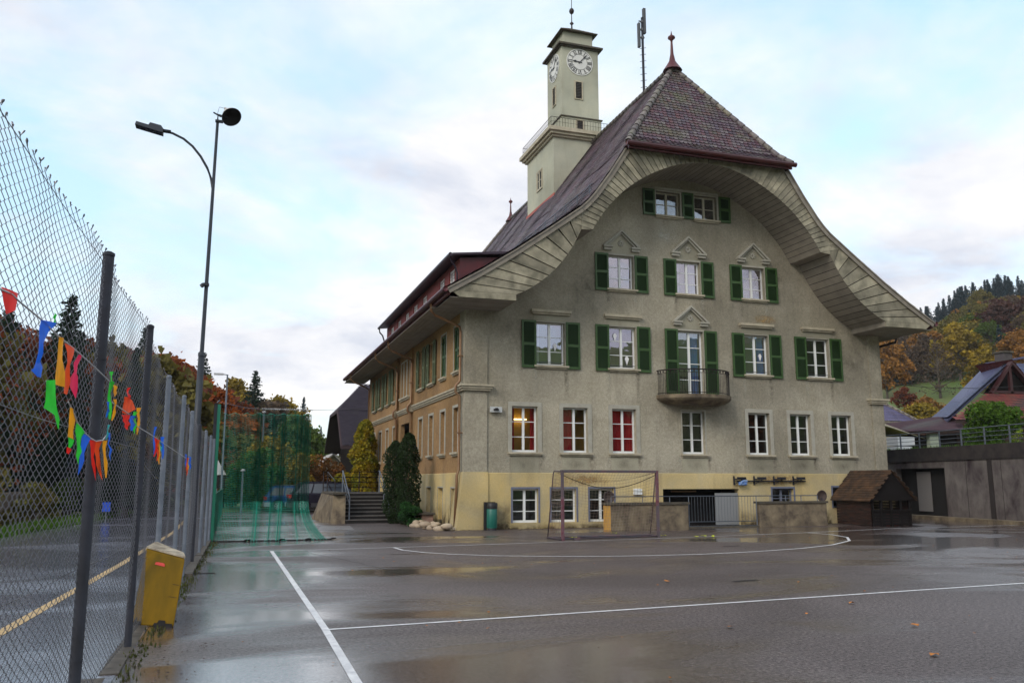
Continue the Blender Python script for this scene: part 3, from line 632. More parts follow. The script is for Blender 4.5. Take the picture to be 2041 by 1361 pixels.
# front verge and soffit boards
def side(m, s, pts_i, pts_o, y, lap=.012, gap=.02):
    for (i0, i1), (o0, o1) in zip(zip(pts_i, pts_i[1:]), zip(pts_o, pts_o[1:])):
        f = lambda p, q, t: (p[0] + (q[0] - p[0]) * t, p[1] + (q[1] - p[1]) * t)
        a, b, c_, d_ = f(i0, i1, .0), f(i0, i1, 1 - .075), f(o0, o1, 1 - .075), f(o0, o1, .0)
        m.hexa([(XC + s * a[0], y - .035, a[1]), (XC + s * b[0], y - .012, b[1]), (XC + s * c_[0], y - .012, c_[1]), (XC + s * d_[0], y - .035, d_[1])],
               [(XC + s * a[0], y + .01, a[1]), (XC + s * b[0], y + .01, b[1]), (XC + s * c_[0], y + .01, c_[1]), (XC + s * d_[0], y + .01, d_[1])])
def resample(P, n_):
    d = [0]
    for a, b in zip(P, P[1:]): d.append(d[-1] + math.hypot(b[0] - a[0], b[1] - a[1]))
    out = []
    for k in range(n_ + 1):
        s = d[-1] * k / n_
        for i in range(len(P) - 1):
            if d[i] <= s <= d[i + 1] + 1e-9:
                t = (s - d[i]) / (d[i + 1] - d[i]); out.append((P[i][0] + (P[i + 1][0] - P[i][0]) * t, P[i][1] + (P[i + 1][1] - P[i][1]) * t)); break
    return out
OUTL = [(10.28, 8.14), (9.2, 8.80), (7.95, 9.62), (6.75, 10.47), (5.43, 11.44)]
OUTU = [(5.30, 11.52), (5.05, 11.75), (4.80, 12.05), (4.2, 12.9), (3.52, 13.95), (3.1, 14.08), (2.0, 14.1), (0, 14.1)]
m = M(); mb = M()
for s in (-1, 1):
    side(m, s, resample(INC, 10), resample(OUTL, 10), YV)
    side(m, s, [(5.44, 10.74), (4.98, 10.78)], [(5.43, 11.44), (5.28, 11.54)], YV)
    ni = 30; ri = resample(INA, ni); ro = resample(OUTU, ni)
    # outer points follow the radial direction of the arch
    ro = []
    for k, p in enumerate(ri):
        c0 = (0.0, 9.6); dx, dz = p[0] - c0[0], p[1] - c0[1]; t = 1.0; L_ = math.hypot(dx, dz); 
        q = p
        while t < 2:
            q = (c0[0] + dx * t, c0[1] + dz * t); lim = outx(q[1] + .16) - .02 if q[1] > 11 else 99
            if q[0] >= lim or q[1] >= 14.1: break
            t += .004
        ro.append((q[0], min(q[1], 14.1)))
    side(m, s, ri, ro, YV)
    # horizontal foot board
    m.hexa([(XC + s * 7.95, YV - .05, 7.92), (XC + s * 10.0, YV - .05, 7.92), (XC + s * 10.0, YV + .01, 7.92), (XC + s * 7.95, YV + .01, 7.92)],
           [(XC + s * 7.95, YV - .05, 8.13), (XC + s * 10.28, YV - .05, 8.13), (XC + s * 10.28, YV + .01, 8.13), (XC + s * 7.95, YV + .01, 8.13)])
m.build('gable_boarding', BOARD, school)
m = M()
for s in (-1, 1):
    for P in (resample(INC, 12), resample(INA, 26)):
        for a, b in zip(P, P[1:]):
            a2 = (a[0] + (b[0] - a[0]) * .04, a[1] + (b[1] - a[1]) * .04); b2 = (a[0] + (b[0] - a[0]) * .96, a[1] + (b[1] - a[1]) * .96)
            m.add([(XC + s * a2[0], YV - .02, a2[1]), (XC + s * b2[0], YV - .02, b2[1]), (XC + s * b2[0], FY, b2[1]), (XC + s * a2[0], FY, a2[1])], [(0, 1, 2, 3)])
        m.m = 1
        for a, b in zip(P, P[1:]):
            m.add([(XC + s * a[0], YV, a[1] + .02), (XC + s * b[0], YV, b[1] + .02), (XC + s * b[0], FY, b[1] + .02), (XC + s * a[0], FY, a[1] + .02)], [(0, 1, 2, 3)])
        m.m = 0
    m.add([(XC + s * 5.46, YV - .02, 10.745), (XC + s * 4.97, YV - .02, 10.785), (XC + s * 4.97, FY, 10.785), (XC + s * 5.46, FY, 10.745)], [(0, 1, 2, 3)])
    m.box(min(XC + s * 7.93, XC + s * 7.97), max(XC + s * 7.93, XC + s * 7.97), YV + .012, FY - .003, 7.92, 8.14)
    # flat eave soffit: front return and long side
    for k in range(12): y0 = YV + .012 + k * (FY - YV - .02) / 12; m.box(min(XC + s * 7.975, XC + s * 10.3), max(XC + s * 7.975, XC + s * 10.3), y0 + .006, y0 + .155, 7.90, 7.918)
    for k in range(6): x0 = 9.26 + k * .21; m.box(min(XC + s * (x0 + .005), XC + s * (x0 + .2)), max(XC + s * (x0 + .005), XC + s * (x0 + .2)), FY + .012, RE - .1, 7.90 , 7.918)
    m.m = 1; m.box(min(XC + s * 8.0, XC + s * 10.3), max(XC + s * 8.0, XC + s * 10.3), YV + .02, FY, 7.93, 7.94); m.box(min(XC + s * 9.2, XC + s * 10.3), max(XC + s * 9.2, XC + s * 10.3), FY + .005, RE - .1, 7.93, 7.94); m.m = 0
m.build('soffit', [SOFF, DECK], school)
m = M()
for s in (-1, 1):
    P = [(10.42, 8.16), (9.2, 8.89), (7.95, 9.72), (6.75, 10.58), (5.43, 11.56), (5.12, 11.86), (4.85, 12.18), (4.25, 13.01), (3.58, 14.05)]
    for a, b in zip(P, P[1:]):
        for w0, w1, yy in ((.0, -.16, .09), (.05, -.001, .13)):
            L = math.hypot(b[0] - a[0], b[1] - a[1]); nx, nz = (b[1] - a[1]) / L, (a[0] - b[0]) / L
            q = [(a[0] + nx * w1, a[1] + nz * w1), (b[0] + nx * w1, b[1] + nz * w1), (b[0] + nx * w0, b[1] + nz * w0), (a[0] + nx * w0, a[1] + nz * w0)]
            m.hexa([(XC + s * p[0], YV - yy, p[1]) for p in q], [(XC + s * p[0], YV - .037, p[1]) for p in q])
    m.build('verge_board', VERGE, school); m = M()
m = M()
for s in (-1, 1):
    for d_ in (4.75,):
        z = outz(d_) + .3; x = XC + s * (d_ + .1); m.tube([(x, YV + .3, z), (x, 38, z)], .018, 5); m.tube([(x, YV + .3, z - .12), (x, 38, z - .12)], .015, 5); m.tube([(x, YV + .3, z - .22), (x, 38, z - .22)], .015, 5)
        for k in range(9): m.box(x - .015, x + .015, YV + .5 + 1.2 * k, YV + .53 + 1.2 * k, z - .42, z + .03)
    m.build('snow_guard', GALV, school); m = M()
# finials
def finial(m, c, h, r):
    m.lathe([(.42 * r, 0), (.28 * r, .12 * h), (.14 * r, .25 * h), (.07 * r, .45 * h), (.045 * r, .75 * h), (.05 * r, .8 * h), (.16 * r, .86 * h), (.15 * r, .90 * h), (.04 * r, .95 * h), (.005, 1.06 * h)], c, 12)
m = M(); finial(m, (XC, HA, ZR - .05), 1.75, 1.0); m.build('roof_finial', REDW, school)
m = M(); finial(m, (XC, RA, ZR - .05), 1.6, .85); m.build('roof_finial', REDW, school)
# dormer along the left slope
DX0, DY0, DY1, DZ = 7.55, 30.2, 46.8, 10.2
dx_in = 10.6
m = M(); x = DX0 + .35
dh = [(34.15 + k * 2.05 - (.0 if k else 0), 34.15 + k * 2.05 + .95, 9.05, 9.95) for k in range(-1, 6)]
dh[0] = (31.2, 32.1, 9.05, 9.95); dh[1] = (32.9, 33.8, 9.05, 9.95)
TD = lambda u, w_, v: (DX0 + .35 - w_, u, v)
m.tf = TD; holed(m, DY0 + .25, DY1 - .3, 8.6, DZ - .05, dh, .12)
z = 8.7
while z < DZ - .1: m.box(DY0 + .25, DY1 - .3, .001, .004, z, z + .012); z += .12
m.tf = None
o_ = m.build('dormer', BRICKR, school)
m = M()
for yy in (DY0 + .24, DY1 - .3): m.prism([(DX0 + .35, yy, 8.7), (DX0 + .35, yy, DZ - .05), (dx_in, yy, DZ + .2), (dx_in, yy, 10.3)], (0, .02, 0)); m.build('dormer_cheek', REDW, o_); m = M()
m = M(); m.hexa([(DX0, DY0, DZ - .02), (dx_in + .4, DY0, DZ + .33), (dx_in + .4, DY1, DZ + .33), (DX0, DY1, DZ - .02)], [(DX0, DY0, DZ + .06), (dx_in + .4, DY0, DZ + .43), (dx_in + .4, DY1, DZ + .43), (DX0, DY1, DZ + .06)])
m.build('dormer_roof', SHEET, o_)
m = M(); m.tube([(DX0 - .08, DY0 - .02, DZ), (DX0 - .08, DY1 + .02, DZ)], .07, 8)
for yy in (DY0 + .1, DY1 - .1): m.tube([(DX0 - .05, yy, DZ - .05), (DX0 - .03, yy, DZ - .25), (DX0 + .15, yy + .1, DZ - .4), (DX0 + .25, yy + .12, DZ - .7), (DX0 + .25, yy + .12, 8.9)], .04, 6)
m.build('dormer_gutter', SHEET, o_)
for h in dh: window(TD, h, .1, 2, parent=o_, pm=PANE_MID, name='dormer_window')
# drainpipes on the left facade
m = M()
for yy, zb in ((29.62, 0), (38.55, 0), (42.25, 0)):
    m.tube([(XL - 1.28, yy - .1, 8.1), (XL - 1.27, yy - .1, 7.80), (XL - 1.1, yy - .05, 7.66), (XL - .45, yy, 7.42), (XL - .17, yy, 7.3), (XL - .14, yy, 7.1), (XL - .14, yy, 5.3), (XL - .3, yy, 5.12), (XL - .3, yy, 4.9), (XL - .15, yy, 4.75), (XL - .15, yy, 2.1), (XL - .22, yy, 1.9), (XL - .28, yy, .1)], .052, 8)
    m.box(XL - .24, XL - .02, yy - .07, yy + .07, 6.2, 6.24); m.box(XL - .24, XL - .02, yy - .07, yy + .07, 3.4, 3.44); m.build('drainpipe', COPPER, school); m = M()
m.tube([(XL - 1.28, 51.5, 8.1), (XL - 1.27, 51.5, 7.80), (XL - 1.1, 51.5, 7.66), (XL - .45, 51.5, 7.4), (XL - .14, 51.5, 7.2), (XL - .14, 51.5, 2)], .052, 8)
m.build('drainpipe', COPPER, school)
m = M(); m.tube([(XR + 1.3, FY + .2, 8.05), (XR + 1.28, FY + .3, 7.75), (XR + .2, FY + .3, 7.45), (XR + .16, FY + .3, 7.0), (XR + .16, FY + .3, 0)], .055, 8); m.build('drainpipe', SHEET, school)
# balcony
def ell(a, b, n_, z, w0=0): return [(C + a * cos(pi * k / n_), FY - b * sin(pi * k / n_) - w0, z) for k in range(n_ + 1)]
m = M(); secs = [(1.6, 1.14, 4.99), (1.6, 1.14, 4.86), (1.52, 1.07, 4.78), (1.25, .85, 4.68), (1.1, .7, 4.63)]
NB = 24; vs = []; fs = []
for a, b, z in secs: vs += ell(a, b, NB, z, .003)
for i in range(len(secs) - 1):
    for k in range(NB): fs.append((i * (NB + 1) + k, i * (NB + 1) + k + 1, (i + 1) * (NB + 1) + k + 1, (i + 1) * (NB + 1) + k))
fs += [tuple(range(NB + 1)), tuple(range((len(secs) - 1) * (NB + 1), len(secs) * (NB + 1)))]
m.add(vs, fs); bal = m.build('balcony', CONCD, school)
m = M()
for z, r in ((5.95, .025), (5.82, .012), (5.06, .014)): m.tube(ell(1.54, 1.08, 32, z), r, 6)
for k in range(1, 48):
    t = pi * k / 48; p = (C + 1.54 * cos(t), FY - 1.08 * sin(t)); big = k % 12 == 0; m.tube([(*p, 5.0), (*p, 5.95 if big else 5.82)], .016 if big else .008, 5, cap=False)
for k in range(24):
    t = pi * (k + .5) / 24; p = (C + 1.54 * cos(t), FY - 1.08 * sin(t), 5.885); m.lathe([(.004, -.05), (.03, -.02), (.03, .02), (.004, .05)], p, 6)
m.build('balcony_railing', IRON, bal)
# tower
tw = M(); tx0, tx1, ty0, ty1 = 14.92, 19.05, 38.5, 42.6
tw.box(tx0, tx1, ty0, ty1, 15.4, 19.25)
ux0, ux1, uy0, uy1 = 15.80, 17.95, 39.5, 41.65
tw.box(ux0, ux1, uy0, uy1, 20.96, 24.95); tw.box(ux0 - .06, ux1 + .10, uy0 - .08, uy1 + .08, 19.7, 20.9)
tw.box(ux0 + .22, ux1 - .22, uy0 + .22, uy1 - .22, 25.12, 26.0)
tower = tw.build('clock_tower', TOWERM, school)
m = M()
for z0, z1, e in ((19.25, 19.36, .12), (19.36, 19.5, .24), (19.5, 19.70, .36)): m.box(tx0 - e, tx1 + e, ty0 - e, ty1 + e, z0, z1)
m.build('ledge', CORN, tower)
m = M()
for z0, z1, e in ((24.95, 25.02, .1), (25.02, 25.12, .22)): m.box(ux0 - e, ux1 + e, uy0 - e, uy1 + e, z0, z1)
m.build('cornice', CAPM, tower); m = M(); m.box(ux0 - .12, ux1 + .16, uy0 - .14, uy1 + .14, 20.9, 20.96); m.build('water_table', CAPM, tower)
m = M(); e = .42
cxu, cyu = (ux0 + ux1) / 2, (uy0 + uy1) / 2
m.hexa([(ux0 + .02, uy0 + .02, 26.0), (ux1 - .02, uy0 + .02, 26.0), (ux1 - .02, uy1 - .02, 26.0), (ux0 + .02, uy1 - .02, 26.0)], [(cxu - .15, cyu - .15, 26.62), (cxu + .15, cyu - .15, 26.62), (cxu + .15, cyu + .15, 26.62), (cxu - .15, cyu + .15, 26.62)])
for k in range(5):
    t = k / 5; hw_ = 1.06 - .92 * t; m.box(cxu - hw_ - .03, cxu + hw_ + .03, cyu - hw_ - .03, cyu + hw_ + .03, 26.0 + .62 * t - .015, 26.0 + .62 * t + .03)
m.build('tower_roof', mat('mossy_tiles', (.055, .06, .03), .8, c2=(.10, .07, .06), vs=5), tower)
m = M(); m.lathe([(.10, 0), (.05, .1), (.04, .35), (.12, .45), (.03, .55), (.022, 1.0), (.11, 1.08), (.15, 1.2), (.11, 1.32), (.02, 1.4), (.02, 2.1), (.07, 2.2), (.07, 2.3), (.015, 2.4), (.012, 3.6)], (cxu, cyu, 26.6), 10); m.build('tower_spike', IRON, tower)
m = M()
for z in (20.25, 20.0, 19.76):
    m.tube([(tx0 - .2, ty0 - .2, z), (tx1 + .2, ty0 - .2, z), (tx1 + .2, ty1 + .2, z), (tx0 - .2, ty1 + .2, z), (tx0 - .2, ty0 - .2, z)], .014 if z > 20.1 else .008, 5)
for k in range(30):
    t = k / 29
    for p in ((tx0 - .2 + t * 4.53, ty0 - .2), (tx0 - .2, ty0 - .2 + t * 4.5)): m.tube([(*p, 19.7), (*p, 20.25)], .009, 4, cap=False)
m.build('tower_railing', IRON, tower)
def clock(tf, rad, hh, mm):
    m = M(tf); k = 48
    m.lathe_ = None
    def disc(m, r0, r1, w0, w1):
        P = [(r1 * cos(2 * pi * i / k), w0, r1 * sin(2 * pi * i / k)) for i in range(k)]; Q = [(r1 * cos(2 * pi * i / k), w1, r1 * sin(2 * pi * i / k)) for i in range(k)]
        m.add(P + Q, [tuple(range(k, 2 * k))] + [(i, (i + 1) % k, k + (i + 1) % k, k + i) for i in range(k)])
    disc(m, 0, rad, .002, .03); o = m.build('clock_dial', mat('clock_white', (.72, .72, .68), .5, c2=(.62, .62, .6), vs=3), tower)
    m = M(tf)
    for r in (rad * .93, rad * .58):
        a = [(r * cos(2 * pi * i / k), .034, r * sin(2 * pi * i / k)) for i in range(k)]; b = [((r - .018) * cos(2 * pi * i / k), .034, (r - .018) * sin(2 * pi * i / k)) for i in range(k)]
        m.add(a + b, [(i, (i + 1) % k, k + (i + 1) % k, k + i) for i in range(k)])
    num = ['XII', 'I', 'II', 'III', 'IIII', 'V', 'VI', 'VII', 'VIII', 'IX', 'X', 'XI']
    def bar(x0, z0, x1, z1, wd, ang):
        d = Vector((x1 - x0, z1 - z0)); n_ = Vector((-d.y, d.x)).normalized() * wd / 2; ca, sa = cos(ang), sin(ang); P = []
        for px, pz in ((x0 + n_.x, z0 + n_.y), (x1 + n_.x, z1 + n_.y), (x1 - n_.x, z1 - n_.y), (x0 - n_.x, z0 - n_.y)): P.append((px * ca + pz * sa, .038, -px * sa + pz * ca))
        m.poly(P)
    r0, r1 = rad * .61, rad * .90
    for i, s in enumerate(num):
        wds = {'I': .055, 'V': .12, 'X': .12}; tot = sum(wds[c] for c in s) + .008 * (len(s) - 1); x = -tot / 2; ang = i * pi / 6
        for c in s:
            wd = wds[c]
            if c == 'I': bar(x + wd / 2, r0, x + wd / 2, r1, .036, ang)
            elif c == 'V': bar(x + .018, r1, x + wd / 2, r0, .038, ang); bar(x + wd - .012, r1, x + wd / 2, r0, .016, ang)
            else: bar(x + .018, r1, x + wd - .018, r0, .038, ang); bar(x + wd - .012, r1, x + .012, r0, .016, ang)
            x += wd + .008
        bar(-tot / 2, r1, tot / 2, r1, .012, ang); bar(-tot / 2, r0, tot / 2, r0, .012, ang)
    m.build('clock_numerals', mat('clock_black', (.02, .02, .02), .5), tower)
    m = M(tf)
    for ang, L, wd in ((2 * pi * (hh % 12 + mm / 60) / 12, rad * .56, .10), (2 * pi * mm / 60, rad * .84, .075)):
        ca, sa = cos(ang), sin(ang); P = []
        for px, pz in ((-wd * .25, -.12), (-wd * .25, L * .45), (-wd * .7, L * .62), (0, L), (wd * .7, L * .62), (wd * .25, L * .45), (wd * .25, -.12)): P.append((px * ca + pz * sa, .05, -px * sa + pz * ca))
        m.prism(P, (0, .015, 0))
    m.build('clock_hand', mat('clock_hands', (.02, .02, .02), .4), tower)
clock(lambda u, w_, v: (16.86 + u, uy0 - w_, 24.17 + v), .77, 9, 7)
clock(lambda u, w_, v: (ux0 - w_, 40.56 - u, 24.17 + v), .77, 9, 7)
def slit(tf, a, b, c_, d_, white=False):
    m = M(tf)
    for x0, x1, z0, z1 in ((a - .07, a, c_ - .05, d_ + .07), (b, b + .07, c_ - .05, d_ + .07), (a, b, d_, d_ + .07), (a, b, c_ - .05, c_)): m.box(x0, x1, .002, .05, z0, z1)
    o = m.build('tower_window', CORN, tower)
    m = M(tf); m.add([(a, .004, c_), (b, .004, c_), (b, .004, d_), (a, .004, d_)], [(0, 1, 2, 3)]); z = c_ + .05
    m.m = 1
    while z < d_ - .05 and not white: m.add([(a, .03, z), (b, .03, z), (b, .01, z + .05), (a, .01, z + .05)], [(0, 1, 2, 3)]); z += .09
    if white: frame(m, a, b, c_, d_, .03, 2, fw=.05)
    m.build('louvre', [DARK, CREAM if white else mat('louvre_wood', (.05, .045, .04), .8)], o)
slit(lambda u, w_, v: (u, uy0 - w_, v), 16.60, 16.96, 22.05, 23.0); slit(lambda u, w_, v: (u, uy0 - .08 - w_, v), 16.62, 16.96, 20.1, 20.75)
slit(lambda u, w_, v: (ux0 - w_, u, v), 40.4, 40.75, 22.0, 23.0)
slit(lambda u, w_, v: (tx0 - w_, u, v), 40.25, 40.95, 17.1, 18.1, True)
m = M(); m.box(tx0 - .05, tx0 - .003, ty0 - .1, ty1 + .1, 15.9, 16.2); m.build('tower_flashing', mat('red_flashing', (.42, .09, .06), .6), tower)
m = M(); m.box(tx0 + .0, tx0 + 2.0, ty0 - .06, ty0 - .004, 16.0, 16.12); 
# phone mast on the ridge
mast = M(); mx_, my_ = XC, 32.6
mast.tube([(mx_, my_, 18.9), (mx_, my_, 23.0)], .06, 8)
for k in range(7): mast.tube([(mx_ - .16, my_, 19.5 + .32 * k), (mx_ + .16, my_, 19.6 + .32 * k)], .012, 4)
mo = mast.build('antenna_mast', DGALV, school)
m = M(); m.box(mx_ + .03, mx_ + .15, my_ - .1, my_ + .05, 22.2, 23.45); m.box(mx_ - .22, mx_ - .12, my_ - .05, my_ + .1, 21.5, 22.7)
for z in (22.0, 22.4, 22.8): m.tube([(mx_ - .18, my_, z), (mx_ + .1, my_, z)], .03, 6); m.lathe([(.07, -.06), (.09, 0), (.07, .06)], (mx_, my_, z), 8)
m.build('antenna_panel', mat('antenna_grey', (.07, .075, .085), .6), mo)

# stains, run-off, damp and painted arch shade on the render
def stainmat(name, c, mode, strength, sc_=3.0):
    m = bpy.data.materials.new(name); m.use_nodes = True; t = m.node_tree; b = t.nodes['Principled BSDF']; b.inputs['Base Color'].default_value = (*c, 1); b.inputs['Roughness'].default_value = .9; b.inputs['Specular IOR Level'].default_value = .1
    tcn = N(t, 'ShaderNodeTexCoord'); sp = N(t, 'ShaderNodeSeparateXYZ'); t.links.new(tcn.outputs['Generated'], sp.inputs[0])
    n_ = noise(t, tcn.outputs['Object'], sc_, 6, .7, .4); r_ = ramp(t, [(.38, 0), (.66, 1)]); t.links.new(n_.outputs[0], r_.inputs[0])
    def rampz(i, stops): q = ramp(t, stops); t.links.new(sp.outputs[i], q.inputs[0]); return q.outputs[0]
    if mode == 'spot': f1 = rampz(0, [(0, 0), (.5, 1), (1, 0)]); f2 = rampz(2, [(0, 0), (.5, 1), (1, 0)])
    elif mode == 'run': f1 = rampz(0, [(0, 0), (.5, 1), (1, 0)]); f2 = rampz(2, [(0, 0), (.9, 1), (1, .9)])
    else: f1 = rampz(2, [(0, 1), (.3, .6), (1, 0)]); f2 = rampz(2, [(0, 1), (1, 1)])
    a_ = N(t, 'ShaderNodeMath', operation='MULTIPLY'); t.links.new(f1, a_.inputs[0]); t.links.new(f2, a_.inputs[1])
    c_ = N(t, 'ShaderNodeMath', operation='MULTIPLY'); t.links.new(a_.outputs[0], c_.inputs[0]); t.links.new(r_.outputs[0], c_.inputs[1])
    d_ = N(t, 'ShaderNodeMath', operation='MULTIPLY'); d_.inputs[1].default_value = strength; t.links.new(c_.outputs[0], d_.inputs[0]); t.links.new(d_.outputs[0], b.inputs['Alpha']); return m
RUN_D = stainmat('dark_runoff', (.09, .075, .055), 'run', .8, 7); RUN_L = stainmat('lime_runoff', (.52, .50, .42), 'run', .9, 7); SPOT_O = stainmat('orange_patch', (.42, .28, .12), 'spot', 1.8, 8); SPOT_P = stainmat('pale_patch', (.55, .54, .47), 'spot', 1.0, 2.5); SPOT_D = stainmat('grime_shade_patch', (.10, .085, .065), 'spot', .55, 1.3); DAMP = stainmat('damp_foot', (.10, .075, .045), 'damp', 1.25, 2.2)
def decal(a, b, c_, d_, mt, w_=.004, tf=TF, name='stain_shade'):
    m = M(tf); m.add([(a, w_, c_), (b, w_, c_), (b, w_, d_), (a, w_, d_), (a, w_ - .0005, c_), (b, w_ - .0005, c_)], [(0, 1, 2, 3)]); m.build(name, mt, school)
for c_ in F1:
    for sg_ in (-1, 1): decal(c_ + sg_ * .62 - .12, c_ + sg_ * .62 + .12, 4.72, 5.82, RUN_L if sg_ < 0 else RUN_D)
for c_ in F2:
    for sg_ in (-1, 1): decal(c_ + sg_ * .6 - .12, c_ + sg_ * .6 + .12, 8.15, 8.98, RUN_D if sg_ < 0 else RUN_L)
for c_, h_ in GF:
    decal(c_ - .78, c_ - .5, 2.0, 2.62, RUN_L); decal(c_ + .5, c_ + .78, 2.0, 2.62, RUN_D); decal(c_ - .5, c_ + .5, 2.02, 2.58, SPOT_D, .012)
decal(20.1, 21.3, 8.1, 8.5, SPOT_O); decal(15.4, 17.0, 11.0, 12.1, SPOT_P); decal(11.4, 14.2, 8.0, 10.4, SPOT_D); decal(19.5, 22.6, 8.8, 11.4, SPOT_D); decal(14.0, 20.0, 12.0, 14.0, SPOT_D); decal(8.8, 10.4, 5.6, 8.0, SPOT_D); decal(24.0, 26.0, 5.4, 8.0, SPOT_D); decal(14.9, 19.5, 3.0, 5.1, SPOT_D)  # the patch below the gable arch paints the overhang's shade on the wall
decal(8.75, 9.55, 0, 1.0, DAMP, .056); decal(8.75, 15.6, 0, .2, DAMP, .057); decal(13.75, 15.6, 0, 1.0, DAMP, .056); decal(19.1, 23.4, 0, .6, DAMP, .056); decal(24.5, 26.2, 0, 1.2, DAMP, .056); decal(11.5, 13.5, 1.5, 1.98, SPOT_O, .056); decal(19.5, 22.5, 1.5, 1.98, SPOT_O, .057)
decal(FY + .7, 38, 0, .9, DAMP, .056, lambda u, w_, v: (XL - w_, u, v)); decal(30, 38, 4.4, 5.8, SPOT_D, .004, TL); decal(33, 38.5, 2.3, 4.9, SPOT_D, .004, TL); decal(42.8, 50, 4.6, 7.4, SPOT_D, .004, TL)
PAPER = mat('white_paper', (.8, .8, .82), .7)
for u_, v_, s_ in ((11.42, 6.72, .13), (13.92, 7.25, .13), (14.42, 6.35, .15), (20.48, 6.75, .13)):
    m = M(TF); m.poly([(u_, -.165, v_ - s_ * 1.4), (u_ + s_ * .6, -.165, v_ + s_ * .3), (u_ + s_ * .2, -.165, v_ + s_), (u_ - s_ * .3, -.165, v_ + s_ * .9), (u_ - s_ * .6, -.165, v_ + s_ * .3)]); m.build('paper_kite', PAPER, school)

# bracket rack, wall signs, small fittings
rk = thing('ski_rack', (18.8, FY - .1, 1.7), 'grey steel wall rack of four brackets on the yellow plinth right of centre', 'rack')
m = M(); 
for k in range(4):
    x = 18.82 + k * .92
    m.box(x, x + .045, FY - .10, FY - .055, 1.55, 1.9); m.box(x + .045, x + .48, FY - .26, FY - .10, 1.76, 1.80); m.tube([(x + .02, FY - .1, 1.58), (x + .30, FY - .24, 1.76)], .015, 5); m.box(x + .05, x + .45, FY - .28, FY - .25, 1.80, 1.86)
    m.build('bracket', DGALV, rk); m = M()
m = M(); m.box(18.95, 22.15, FY - .14, FY - .10, 1.68, 1.73); m.build('rail', DGALV, rk)
bj = M(); 
for k in range(26): 
    a = R.uniform(0, 6.28); bj.lathe([(.01, -.05), (.07, -.02), (.08, .02), (.01, .05)], (19.15 + R.uniform(-.14, .14), FY - .2 + R.uniform(-.05, .05), 1.66 + R.uniform(-.09, .07)), 6)
bj = bj.build('jacket', mat('blue_cloth', (.02, .14, .55), .7, c2=(.3, .4, .5), vs=12)); tag(bj, 'bright blue jacket hanging from the left bracket of the wall rack', 'jacket')
m = M(TF); m.box(14.44, 14.78, .06, .16, 1.33, 1.40); m.box(14.44, 14.78, .06, .16, 1.20, 1.29); m.box(14.47, 14.75, .052, .12, 1.19, 1.42)
tag(m.build('vent_grille', WHITE), 'small white two-slat vent on the yellow plinth above the low wall', 'vent')
m = M(TF); m.box(8.78, 9.22, .05, .16, 4.16, 4.36); o_ = m.build('wall_box', mat('pale_box', (.5, .52, .52), .5)); tag(o_, 'small pale flood lamp box on the wall left of the ground floor windows', 'wall lamp')
m = M(TF); m.lathe([(.05, -.03), (.07, 0), (.05, .05)], (9.0, .2, 4.26), 10); m.box(8.9, 9.08, .161, .22, 4.22, 4.28); m.build('lens', DARK, o_)

# yard walls in front of the facade, railing, mirrors
def lowwall(x0, x1, y0, y1, h, label, endm=None):
    m = M(); m.box(x0, x1, y0, y1, -.02, h - .07); 
    o = m.build('low_wall', CONCD, bevel=.01); tag(o, label, 'wall')
    m = M(); m.box(x0 - .05, x1 + .05, y0 - .05, y1 + .05, h - .068, h + .01); m.build('coping', CAPM, o)
    if endm: m = M(); m.box(x0 - .006, x0 + .16, y0 - .006, y0 + .0, .0, h - .09); m.box(x0 - .012, x0 - .004, y0 - .006, y0 + .25, 0, h - .09); m.build('painted_end', endm, o)
    return o
lowwall(12.70, 15.98, 27.9, 28.15, .93, 'stained low wall with orange end face behind the football goal', mat('orange_plaster', (.60, .33, .07), .8, c2=(.5, .28, .08), vs=6))
lowwall(19.05, 22.1, 27.95, 28.2, .93, 'stained low wall with black coping left of the wooden playhouse')
m = M(); zt = 1.15
rl = thing('metal_railing', (17.5, 28.03, 0), 'thin galvanised railing running along the top of the two low walls', 'railing')
m.tube([(12.95, 28.03, zt), (21.75, 28.05, zt)], .02, 6)
for x in (12.95, 14.2, 15.3, 16.08, 18.98, 19.6, 20.3, 21.0, 21.75): m.tube([(x, 28.04, .9 if x < 16 or x > 19.02 else .05), (x, 28.04, zt)], .017, 6)
m.tube([(16.08, 28.04, .22), (18.98, 28.04, .22)], .016, 6); m.tube([(16.08, 28.04, .06), (18.98, 28.04, .06)], .016, 6)
m.build('rail_frame', GALV, rl)
m = M()
for k in range(1, 23): x = 16.08 + 2.9 * k / 23; m.tube([(x, 28.04, .22), (x, 28.04, zt)], .0075, 5, cap=False)
m.build('balusters', GALV, rl)
m = M(); m.box(16.0, 19.0, 27.95, 28.25, 0, .05); m.build('threshold', CAPM, rl)
for x, y, lb_ in ((12.98, 28.3, 'round brown mirror back standing on the low wall behind the goal'), (22.05, 28.15, 'round dark mirror back standing at the right end of the far low wall')):
    t_ = thing('dish_mirror', (x, y, .9), lb_, 'lamp', 'round mirrors on the low walls')  # dish shape stands for the back of a convex traffic mirror
    m = M(); vs = []; m.tf = lambda a, b, c, x=x, y=y: (x + a, y - c, 1.13 + b)
    m.lathe([(.05, -.14), (.16, -.10), (.215, 0), (.225, .03), (.20, .03), (.14, -.03)], (0, 0, 0), 20); m.build('dish', mat('brown_dish', (.07, .045, .035), .6, c2=(.04, .03, .03), vs=8), t_)
    m = M(); m.tube([(x, y, .92), (x, y, 1.05)], .02, 6); m.build('stem', DGALV, t_)

